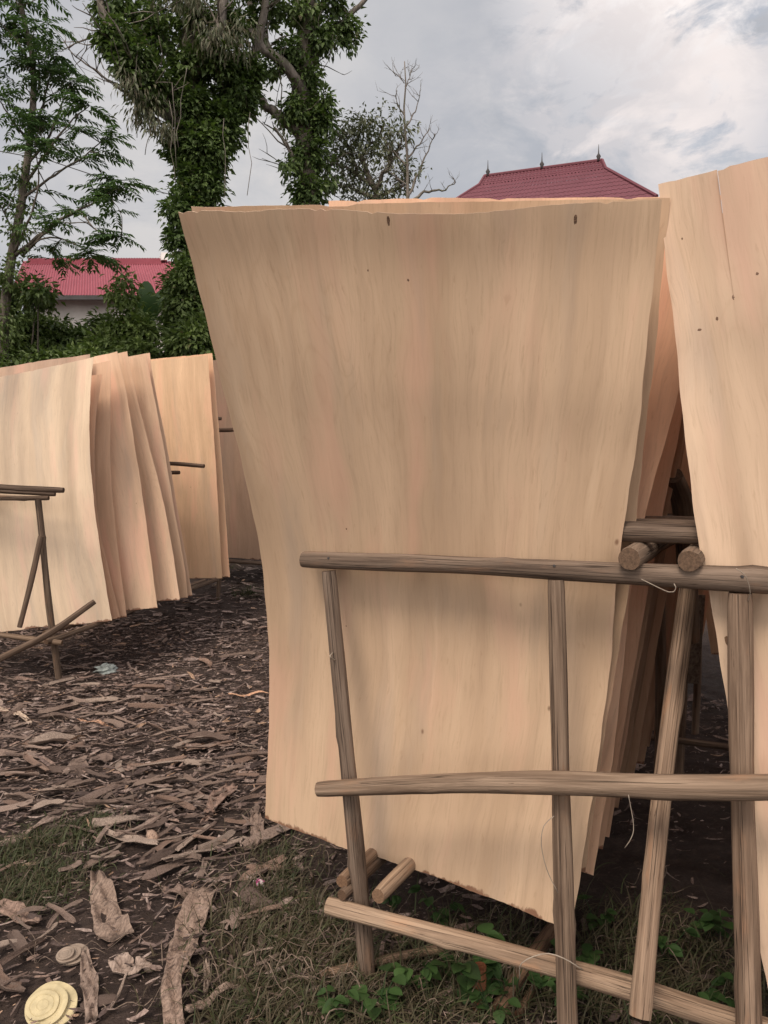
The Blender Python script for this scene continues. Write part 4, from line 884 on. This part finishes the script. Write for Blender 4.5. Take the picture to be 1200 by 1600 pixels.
# feathery tree: drooping pinnate leaves
t1 = gtree('feathery_tree', 'open feathery tree with drooping compound leaves at the left edge', 12, 10.2); D = 10.2; z0 = t1.location
mb = MB(); c, _ = resample([Vector((z0.x, z0.y, z0.z-.2)), P(5, 560, D), P(14, 430, D), P(30, 340, D), P(40, 270, D), P(50, 190, D), P(52, 100, D), P(35, 20, D), P(20, -80, D)], 26); mb.tube(c, [.10-.075*i/25 for i in range(26)], 8); mb.build('trunk', M_BARK, t1, smooth=True)
c0 = c; mb2 = MB(); rs1 = random.Random(11)
ends = []; ros = []
for pix, r0 in (([(22, 400, D), (50, 378, D-.1), (90, 345, D-.2), (150, 315, D-.3), (185, 290, D-.3)], .03), ([(35, 400, D), (75, 360, D-.3), (120, 330, D-.4), (150, 360, D-.5), (190, 370, D-.5)], .02), ([(50, 210, D), (65, 170, D+.1), (80, 110, D+.1), (90, 85, D+.1)], .022),
     ([(40, 260, D), (75, 215, D), (95, 165, D), (110, 130, D)], .02), ([(38, 290, D), (75, 235, D-.2), (110, 190, D-.3), (140, 165, D-.3)], .022), ([(35, 310, D), (90, 270, D-.2), (130, 245, D-.3), (165, 215, D-.3)], .02),
     ([(20, 400, D), (50, 330, D-.3), (60, 280, D-.4), (55, 230, D-.4)], .02), ([(52, 110, D), (30, 70, D-.2), (5, 40, D-.2)], .02), ([(52, 100, D), (40, 40, D), (25, 0, D)], .015), ([(45, 220, D), (20, 190, D-.2), (-5, 150, D-.2)], .02),
     ([(35, 395, D), (70, 372, D-.3), (110, 378, D-.4), (145, 400, D-.5)], .014), ([(25, 370, D), (5, 330, D-.2), (-10, 300, D-.3)], .015), ([(50, 170, D), (62, 130, D), (60, 105, D)], .012)):
    ml = MB(); c = limb(ml, pix, r0, .006, 6, .35); ends.append(c); ros += twigs(ml, c, 3, .5, .008, rs1, up=.1, sub=1); ml.build('limb', M_BARK, t1, smooth=True)
cs, ds, ns, Ls = [], [], [], []
def pinnate(p, d, ln, rs):
    """one compound leaf: a drooping rachis with paired leaflets"""
    q = [p]; d = d.copy()
    for i in range(7):
        d = (d+Vector((0, 0, -.075))).normalized(); q.append(q[-1]+d*ln/7)
    mb2.tube(q, [.004, .0035, .003, .003, .0025, .002, .002, .001], 4)
    side = d.cross(Vector((0, 0, 1)))
    if side.length < .05: side = Vector((1, 0, 0))
    side.normalize()
    for i in range(1, 8):
        t = (q[i]-q[i-1]).normalized()
        for s in (-1, 1):
            dd = (t*.75+side*s*.8+Vector((0, 0, -.16+rs.uniform(-.15, .12)))).normalized()
            cs.append(tuple(q[i])); ds.append(tuple(dd)); ns.append((rs.uniform(-.3, .3), rs.uniform(-.3, .3), 1)); Ls.append(ln*.34*(1-.35*abs(i/7-.5)))
    cs.append(tuple(q[-1])); ds.append(tuple(d)); ns.append((0, 0, 1)); Ls.append(ln*.3)
for c in ends:
    n = len(c)
    for i in range(n*3//4, n):
        for _ in range(1 if i < n-1 else 10):
            a = rs1.uniform(0, 6.28); d = Vector((math.cos(a), math.sin(a), rs1.uniform(-.1, .45))).normalized(); pinnate(c[i], d, rs1.uniform(.24, .42), rs1)
for p in ros:
    for _ in range(4):
        a = rs1.uniform(0, 6.28); pinnate(p, Vector((math.cos(a), math.sin(a), rs1.uniform(-.1, .35))).normalized(), rs1.uniform(.2, .36), rs1)
for k in range(3): 
    p = c0[rs1.randint(12, 25)]; a = rs1.uniform(0, 6.28); pinnate(p+Vector((rs1.uniform(-.3, .3), rs1.uniform(-.3, .3), rs1.uniform(-.2, .2))), Vector((math.cos(a), math.sin(a), .2)).normalized(), rs1.uniform(.3, .5), rs1)
mb2.build('leaf_stalks', M_FEATH, t1, smooth=True)
cs = np.array(cs); Ls = np.array(Ls); r1g = np.random.default_rng(1)
V, f = leaf_arrays(cs, np.array(ds)+r1g.normal(0, .08, cs.shape), np.array(ns), Ls*r1g.uniform(.8, 1.15, len(Ls)), Ls*.36)
link('crown', V, f, M_FEATH, t1, col=np.repeat(np.stack([r1g.uniform(0, 1, len(cs)), (r1g.uniform(0, 1, len(cs)) < .02)*.6, np.zeros(len(cs))], 1), 5, 0))
B = [pxblob(*b_) for b_ in ((28, 350, 13, 60, D-.1, 16), (14, 430, 20, 40, D-.1, 22), (38, 265, 10, 30, D, 7), (5, 500, 26, 40, D-.1, 26), (0, 560, 30, 40, D-.1, 26))]
V, f, cc = blobs_leaves(B, .07, 18, r1g, .5, .2, .5, .02, .3); link('vine', V, f, M_LEAF, t1, col=cc)
# hedge shrubs
shr = [('dark rounded shrub at the far left above the pale veneer sheet', -30, 510, 80, 90, 11.0), ('broad leafy shrub under the feathery tree', 50, 535, 62, 45, 11.2), ('low dark bush in front of the white wall', 130, 550, 62, 38, 11.5),
       ('light green bushy shrub with a pointed shoot, below the red roof', 195, 530, 62, 55, 11.0), ('tall dense dark shrub beside the big middle sheet', 295, 478, 42, 60, 11.8), ('mid green shrub at the foot of the vine tree, above the honey coloured sheet', 300, 550, 55, 50, 10.9),
       ('climbing bush growing up the trunk of the feathery tree in front of the red roof', 62, 455, 20, 26, 10.6),
       ('wide low bush directly above the front left veneer sheet', 10, 585, 80, 40, 10.3), ('low bush above the middle of the left veneer fan', 120, 580, 70, 36, 10.4)]
for i, (lab, px, py, rx, ry, d) in enumerate(shr):
    root = gtree('shrub', lab, px, d, 'shrubs behind the left rack', 'shrub'); z0 = root.location; k = d/F
    rr = random.Random(i+70); mb = MB()
    for j in range(2 if 'climbing' in lab else 7):
        top = P(px+rr.uniform(-.45, .45)*rx, py-rr.uniform(-.3, .35)*ry, d+rr.uniform(-.3, .3)); mb.tube(resample([Vector((z0.x+rr.uniform(-.2, .2), z0.y, z0.z-.1)), Vector((z0.x, z0.y, z0.z)).lerp(top, .5)+Vector((rr.uniform(-.2, .2), 0, 0)), top], 8)[0], [.035-.028*q/7 for q in range(8)], 5)
    mb.build('stem', M_BARK, root, smooth=True)
    thin = 'climbing' in lab
    B = [pxblob(px, py, rx*.8, ry*.8, d, 5 if thin else int(rx*ry*.010)+14)]
    for j in range(4 if thin else 12):
        a = rr.uniform(0, 6.28); q = rr.uniform(.3, .85); B.append(pxblob(px+rx*q*math.cos(a), py-ry*q*math.sin(a), rx*rr.uniform(.25, .42), ry*rr.uniform(.22, .4), d+rr.uniform(-.5, .4), 5 if thin else 16))
    low = P(px, 640, d); B.append((low.x, low.y, (low.z+z0.z)/2+.2, rx*k, .6, .8, 6 if thin else 40))
    if 'pointed' in lab: B += [pxblob(192, 465, 16, 26, d, 14), pxblob(195, 440, 8, 16, d, 5)]
    if 'tall dense' in lab: B += [pxblob(300, 425, 20, 20, d, 16), pxblob(276, 455, 16, 24, d, 14), pxblob(300, 500, 40, 60, d-.3, 50)]
    V, f, cc = blobs_leaves(B, .095, 30, np.random.default_rng(100+i), .5, .20, .5, .015, .45)
    if 'light green' in lab: cc[:, 0] = np.clip(cc[:, 0]*1.3+.15, 0, 1.3)
    link('foliage', V, f, M_LEAF, root, col=cc)
for i, px in enumerate((400, 520, 660, 800, 960, 1130, 1300, -160, -300)):     # the hedge carries on behind the sheets
    d = 12.4; root = gtree('shrub', 'rounded shrub of the hedge hidden behind the drying sheets', px, d, 'hedge shrubs hidden behind the sheets', 'shrub')
    V, f, cc = blobs_leaves([pxblob(px, 560, 80, 60, d, 130), pxblob(px+20, 640, 75, 60, d, 60)], .12, 24, np.random.default_rng(200+i), .5, .25, .5, .02, .45); link('foliage', V, f, M_LEAF, root, col=cc)
    mb = MB(); z0 = root.location; mb.tube([z0-Vector((0, 0, .1)), P(px, 600, d)], [.05, .03], 6); mb.build('stem', M_BARK, root)
# banana plant
bp = gtree('banana_plant', 'banana plant with one broad upright leaf in front of the red roof', 232, 12.6, cat='plant'); z0 = bp.location; mb = MB(); mb.tube([z0-Vector((0, 0, .1)), P(232, 560, 12.6), P(234, 500, 12.6)], [.12, .09, .05], 8); mb.build('stem', M_WEED, bp, smooth=True)
def bleaf(a, b, w_, bend, root):
    V = []; n = 14; a = Vector(a); b = Vector(b); s_ = (b-a).cross(Vector((0, 1, 0))).normalized()
    for i in range(n):
        t = i/(n-1); p = a.lerp(b, t)+Vector((0, -bend*math.sin(math.pi*t*.9), 0)); ww = w_*math.sin(math.pi*min(.98, t*.9+.08))**.6
        V += [p-s_*ww+Vector((0, -.05*ww, 0)), p+Vector((0, .25*ww, 0)), p+s_*ww+Vector((0, -.05*ww, 0))]
    f = []
    for i in range(n-1):
        for j in range(2): q = i*3+j; f.append((q, q+1, q+4, q+3))
    link('leaf', V, f, M_WEED, root, smooth=True, col=np.tile([.25, 0, 0], (len(V), 1)))
bleaf(P(236, 500, 12.5), P(229, 440, 12.4), .16, .1, bp); bleaf(P(236, 500, 12.6), P(205, 462, 12.5), .11, -.1, bp); bleaf(P(236, 500, 12.6), P(262, 450, 12.7), .11, .1, bp)

# ------------------------------------------------------------------ buildings
def corr(mb, a, b, c, d, n, amp, nup):
    """corrugated sheet over quad a(left top) b(right top) c(right bottom) d(left bottom)"""
    a, b, c, d = map(Vector, (a, b, c, d)); base = len(mb.v); N = n*4; 
    for i in range(N+1):
        u = i/N; o = nup*amp*(math.sin(2*math.pi*i/4+.001) if True else 0)
        mb.v += [a.lerp(b, u)+o, d.lerp(c, u)+o]
    for i in range(N): q = base+i*2; mb.f.append((q, q+1, q+3, q+2))
hb = thing('red_roof_house', 'low white building with a bright red corrugated roof behind the hedge', 'building', (-10, 28, 1))
Lx = P(28, 467, 26).x; ez = P(28, 467, 26).z; rz = P(40, 408, 30.5).z; xr = 3.3; xs = P(250, 408, 30.5).x+1.8
mb = MB(); up = Vector((0, -.5, .85)); corr(mb, (Lx-.1, 30.5, rz), (xr, 30.5, rz), (xr, 25.4, ez-.03), (Lx-.25, 25.4, ez-.03), 170, .02, up); corr(mb, (Lx-.1, 30.5, rz), (xr, 30.5, rz), (xr, 35.6, ez), (Lx-.1, 35.6, ez), 170, .02, Vector((0, .5, .85)))
rf = mb.build('roof', M_RED, hb)
mb = MB(); zr = P(40, 401, 30.2).z; corr(mb, (Lx+.1, 30.4, zr), (xs, 30.4, zr), (xs, 29.9, rz-.30), (Lx+.1, 29.9, rz-.30), 130, .018, up); corr(mb, (Lx+.1, 30.4, zr), (xs, 30.4, zr), (xs, 31.1, rz-.30), (Lx+.1, 31.1, rz-.30), 50, .03, Vector((0, .5, .85))); mb.build('ridge_vent', M_RED, rf).location = -Vector((0, 0, 0))
mb = MB(); mb.box(((xs+.12), 30.4, (zr+rz)/2+.02), (.12, .35, (zr-rz)/2+.1)); mb.build('ridge_cap', M_WHITE, rf)
for ch in rf.children: ch.location = hb.location*-0 if False else (0, 0, 0)
mb = MB(); mb.slab([(Lx+.25, 26, 0), (xr-.2, 26, 0), (xr-.2, 26, ez+.1), (Lx+.25, 26, ez+.1)], (0, 9.2, 0)); mb.build('wall', M_WALL, hb)
mb = MB(); mb.slab([(Lx+.24, 26.3, ez+.1), (Lx+.24, 34.7, ez+.1), (Lx+.24, 30.5, rz-.1)], (.1, 0, 0)); mb.build('gable', M_WALL, hb)
mb = MB(); mb.box(((Lx+xr)/2, 25.35, ez-.12), ((xr-Lx)/2+.15, .05, .07)); mb.build('gutter', M_DARK, hb)
sh_ = Matrix(((1, -.40, 0, -.40*2.0), (0, 1, 0, 0), (0, 0, 1, 0), (0, 0, 0, 1)))     # its plan is skewed to the yard
house_parts = [c_ for c_ in hb.children_recursive]
# temple-like building at the right
tb = thing('pavilion', 'pavilion with a tiered maroon tiled roof and three small spires', 'building', (12, 48, 1))
RL = P(757, 276, 52); RRr = P(941, 251, 49.5)
axv = (RRr-RL); axv.z = 0; axn = axv.normalized(); zr_ = (RL.z+RRr.z)/2; RL.z = zr_; RRr.z = zr_
frt = Vector((axn.y, -axn.x, 0))           # towards the camera
if frt.y > 0: frt = -frt
def tile(mb, a, b, c, d, rows, cols):
    a, b, c, d = map(Vector, (a, b, c, d)); n = (b-a).cross(d-a).normalized(); n = n if n.z > 0 else -n
    N = cols*4; base = len(mb.v)
    for r_ in range(rows):
        t0, t1 = r_/rows, (r_+1)/rows; b0 = len(mb.v)
        for i in range(N+1):
            u = i/N; o = n*(.03*math.sin(2*math.pi*i/4)); mb.v += [a.lerp(b, u).lerp(d.lerp(c, u), t0)+o, a.lerp(b, u).lerp(d.lerp(c, u), t1)+o+n*.018]
        for i in range(N): q = b0+i*2; mb.f.append((q, q+1, q+3, q+2))
mb = MB(); dz1 = .75; k1 = .55; dz2 = 3.6; k2 = 4.2
for sgn, nm in ((1, 'f'), (-1, 'b')):
    A0, A1 = RL, RRr; B0 = RL+frt*sgn*k1-axn*.25-Vector((0, 0, dz1)); B1 = RRr+frt*sgn*k1+axn*.25-Vector((0, 0, dz1))
    C0 = RL+frt*sgn*(k1+k2)-axn*3.3-Vector((0, 0, dz1+dz2)); C1 = RRr+frt*sgn*(k1+k2)+axn*3.3-Vector((0, 0, dz1+dz2))
    tile(mb, A0, A1, B1, B0, 4, 34); tile(mb, B0, B1, C1, C0, 9, 40)
    if sgn == 1: FB0, FB1, FC0, FC1 = B0, B1, C0, C1
    else: BB0, BB1, BC0, BC1 = B0, B1, C0, C1
tile(mb, FB1, BB1, BC1, FC1, 9, 20); tile(mb, BB0, FB0, FC0, BC0, 9, 20)
rf = mb.build('roof', M_PUR, tb)
mb = MB(); mb.slab([RRr-Vector((0, 0, .1)), FB1-Vector((0, 0, .02)), BB1-Vector((0, 0, .02))], axn*-.1); mb.slab([RL-Vector((0, 0, .1)), FB0, BB0], axn*.1); mb.build('gable', M_DARK, tb)
mb = MB()
for a, b in ((RL, RRr), (RRr, FB1), (FB1, FC1), (RL, FB0), (FB0, FC0), (RRr, BB1), (RL, BB0), (BB1, BC1)): mb.tube([a+Vector((0, 0, .05)), b+Vector((0, 0, .05))], .10, 6)
mb.build('ridge_trim', M_PUR, rf)
mb = MB(); mb.slab([FC0-Vector((0, 0, .1)), FC1-Vector((0, 0, .1)), BC1-Vector((0, 0, .1)), BC0-Vector((0, 0, .1))], (0, 0, -.18)); mb.build('eaves', M_DARK, tb)
mb = MB(); ins = .86; cen = (FC0+FC1+BC0+BC1)/4
pts = [cen+(q-cen)*ins for q in (FC0, FC1, BC1, BC0)]; pts = [Vector((q.x, q.y, 0)) for q in pts]; mb.slab(pts, (0, 0, FC0.z-.25)); mb.build('wall', M_WALL, tb)
for t in (.03, .5, .97):
    p = RL.lerp(RRr, t); mb = MB(); mb.tube([p+Vector((0, 0, h)) for h in (0, .18, .3, .42, .5, 1.05)], [.14, .10, .15, .08, .04, .012], 8); mb.build('spire', M_DARK, rf, smooth=True)
# ridge/roof sub-part transforms: parents at tb/hb origin, so children of the roof start from it
for root_, r_ in ((tb, rf), (hb, [c for c in hb.children if c.name.startswith('roof')][0])):
    for ch in r_.children:
        me = ch.data; me.transform(Matrix.Translation(-Vector(root_.location))) if ch.parent == r_ else None
for c_ in house_parts: c_.data.transform(sh_)
# power line
mb = MB(); mb.tube([P(-200, 200, 20)+Vector((0, 0, 0)), P(75, 250, 20), P(150, 275, 20.4), P(275, 306, 21), P(500, 350, 22)], .012, 5); o = mb.build('power_line', M_DARK); meta(o, 'thin dark cable crossing the sky behind the feathery tree', 'cable')

# ------------------------------------------------------------------ grass and weeds
def blades(n, pts, rads, lmin, lmax, seed, dead, flat=.5):
    r = np.random.default_rng(seed); k = r.integers(0, len(pts), n); pts = np.array([(p.x, p.y) for p in pts]); rads = np.array(rads)
    a = r.uniform(0, 6.28, n); q = np.abs(r.normal(0, .6, n))*rads[k]; cl_ = r.integers(0, n, n)//1; cl_ = (cl_ % max(1, n//14)); a = a[cl_]+r.normal(0, .25, n); q = q[cl_]+r.normal(0, .02, n); x = pts[k, 0]+q*np.cos(a); y = pts[k, 1]+q*np.sin(a); z = gz(x, y)
    L = r.uniform(lmin, lmax, n); yaw = r.uniform(0, 6.28, n); el0 = r.uniform(.3, 1.4, n); wd = r.uniform(.0012, .0042, n)
    m = 6; V = np.zeros((n, m, 2, 3)); px_, py_, pz = x.copy(), y.copy(), z.copy(); e = el0.copy(); yw = yaw.copy()
    tw = r.uniform(-.13, .13, n); cv = r.uniform(.08, .42, n)*flat*2
    for i in range(m):
        w_ = wd*(1-i/(m-1)*.85); sx, sy = -np.sin(yw)*w_, np.cos(yw)*w_
        V[:, i, 0] = np.stack([px_-sx, py_-sy, pz], 1); V[:, i, 1] = np.stack([px_+sx, py_+sy, pz+w_*.6], 1)
        px_ = px_+np.cos(e)*np.cos(yw)*L/m; py_ = py_+np.cos(e)*np.sin(yw)*L/m; pz = np.maximum(pz+np.sin(e)*L/m, z+.004); e = e-cv; yw = yw+tw
    b = (np.arange(n)*m*2)[:, None]; f = np.concatenate([b+np.array([[i*2, i*2+1, i*2+3, i*2+2]]) for i in range(m-1)], 0)
    c = np.stack([r.uniform(0, 1, n), (r.uniform(0, 1, n) < dead)*r.uniform(.6, 1.2, n), np.zeros(n)], 1)
    return V.reshape(-1, 3), f, np.repeat(c, m*2, 0)
PA = [G(*p) for p in ((20, 1330), (70, 1320), (120, 1310), (30, 1370), (90, 1370), (10, 1400), (130, 1290), (60, 1400), (-30, 1360))]
PB = [G(*p) for p in ((400, 1400), (440, 1370), (470, 1420), (400, 1470), (450, 1480), (500, 1450), (520, 1520), (440, 1560), (400, 1580), (480, 1590), (540, 1580), (370, 1440), (560, 1500), (430, 1340), (350, 1600), (380, 1540), (600, 1600))]
PC = [G(*p) for p in ((620, 1560), (680, 1580), (720, 1540), (650, 1500), (780, 1580), (850, 1560), (930, 1580), (980, 1520), (1050, 1560), (1100, 1580), (1100, 1480), (950, 1470), (700, 1460), (1000, 1450), (1150, 1540), (800, 1480))]
PD = [G(*p) for p in ((390, 950), (360, 925), (330, 940))]
groups = [blades(3800, PA, [.20]*9, .03, .12, 1, .35), blades(5200, PB, [.26]*17, .04, .15, 2, .72), blades(3600, PC, [.30]*16, .05, .2, 3, .65), blades(1400, PD, [.4, .35, .3], .05, .18, 4, .35)]
V = []; Fq = []; Cc = []; o_ = 0
for v, f, c in groups: V.append(v); Fq.append(f+o_); Cc.append(c); o_ += len(v)
meta(link('grass', np.concatenate(V), np.concatenate(Fq), M_GRASS, loc=(0, 0, 0), col=np.concatenate(Cc)), 'low tangled olive grass and dry stalks between the bark and under the rack', 'grass', kind='stuff')
weedspots = [(735, 1555, 1.0, 'leafy weed growing tallest under the bottom rail, bright green'), (700, 1525, .7, 'small green weed left of the tallest weed'), (800, 1575, .9, 'round leaved weed at the bottom edge right of the reddish stump'), (770, 1595, .7, 'weed at the bottom edge in front of the reddish stump'),
             (590, 1590, .8, 'pointed leaved weed at the bottom edge beside the left post'), (610, 1415, .6, 'little green weed behind the sleepers of the near rack'), (1085, 1580, .8, 'dim green weed between the slanting pole and the right post'), (880, 1575, .8, 'weed at the foot of the middle post'),
             (950, 1555, .8, 'shaded weed just left of the slanting pole'), (845, 1545, .7, 'broad leaved weed behind the bottom rail near the middle post'), (930, 1450, .7, 'dark weed in the shade behind the bottom rail'), (690, 1440, .8, 'shaded weed below the bottom edge of the big sheet'), (1110, 1470, .8, 'dark weed deep in the gap near the right post'), (650, 1545, .8, 'weed between the left post and the reddish stump'), (520, 1585, .6, 'small weed at the bottom edge left of the left post'), (1040, 1500, .8, 'weed right of the slanting pole, halfway down the gap'), (905, 1520, .7, 'weed right behind the foot of the middle post'), (1130, 1590, .8, 'weed at the bottom edge under the end of the bottom rail')]
rw = random.Random(9)
for i, (px, py, sc, lab) in enumerate(weedspots):
    g = G(px, py); root = thing('broadleaf_weed', lab, 'weed', g, 'weeds under the near rack'); mb = MB(); cs = []; ds = []; ns = []; L_ = []
    for s_ in range(rw.randint(4, 6)):
        a = rw.uniform(0, 6.28); h = sc*rw.uniform(.06, .17); q = [g+Vector((0, 0, -.01)), g+Vector((.25*h*math.cos(a), .25*h*math.sin(a), h*.5)), g+Vector((.6*h*math.cos(a), .6*h*math.sin(a), h))]
        mb.tube(q, [.0022, .0018, .0012], 5)
        for j in range(rw.randint(3, 5)):
            b = a+rw.uniform(-1.6, 1.6); p = q[rw.choice((1, 2, 2))]; cs.append(tuple(p)); ds.append((math.cos(b), math.sin(b), rw.uniform(-.3, .35))); ns.append((rw.uniform(-.3, .3), rw.uniform(-.3, .3), 1)); L_.append(sc*rw.uniform(.04, .075))
    mb.build('stem', M_WEED, root)
    cs = np.array(cs); ds = np.array(ds); ns = np.array(ns); L_ = np.array(L_); n = len(cs)
    d_ = ds/np.linalg.norm(ds, axis=1, keepdims=True); s_ = np.cross(d_, ns); s_ /= np.linalg.norm(s_, axis=1, keepdims=True); nn = np.cross(s_, d_); V = []; f = []
    prof = [(0, .0), (.12, .28), (.3, .46), (.55, .44), (.8, .26), (1, 0)]
    for e in range(n):
        b0 = len(V)
        for (t, w_) in prof:
            c_ = cs[e]+d_[e]*t*L_[e]-nn[e]*.18*L_[e]*t*t
            for sgn in (-1, 0, 1): V.append(c_+s_[e]*sgn*w_*L_[e]*.85+nn[e]*abs(sgn)*w_*L_[e]*.2)
        for k_ in range(len(prof)-1):
            for j in range(2): q_ = b0+k_*3+j; f.append((q_, q_+1, q_+4, q_+3))
    link('foliage', np.array(V), f, M_WEED, root, smooth=True, col=np.repeat(np.stack([np.random.default_rng(i).uniform(0, 1, n)]*1+[np.zeros(n), np.zeros(n)], 1), 18, 0))
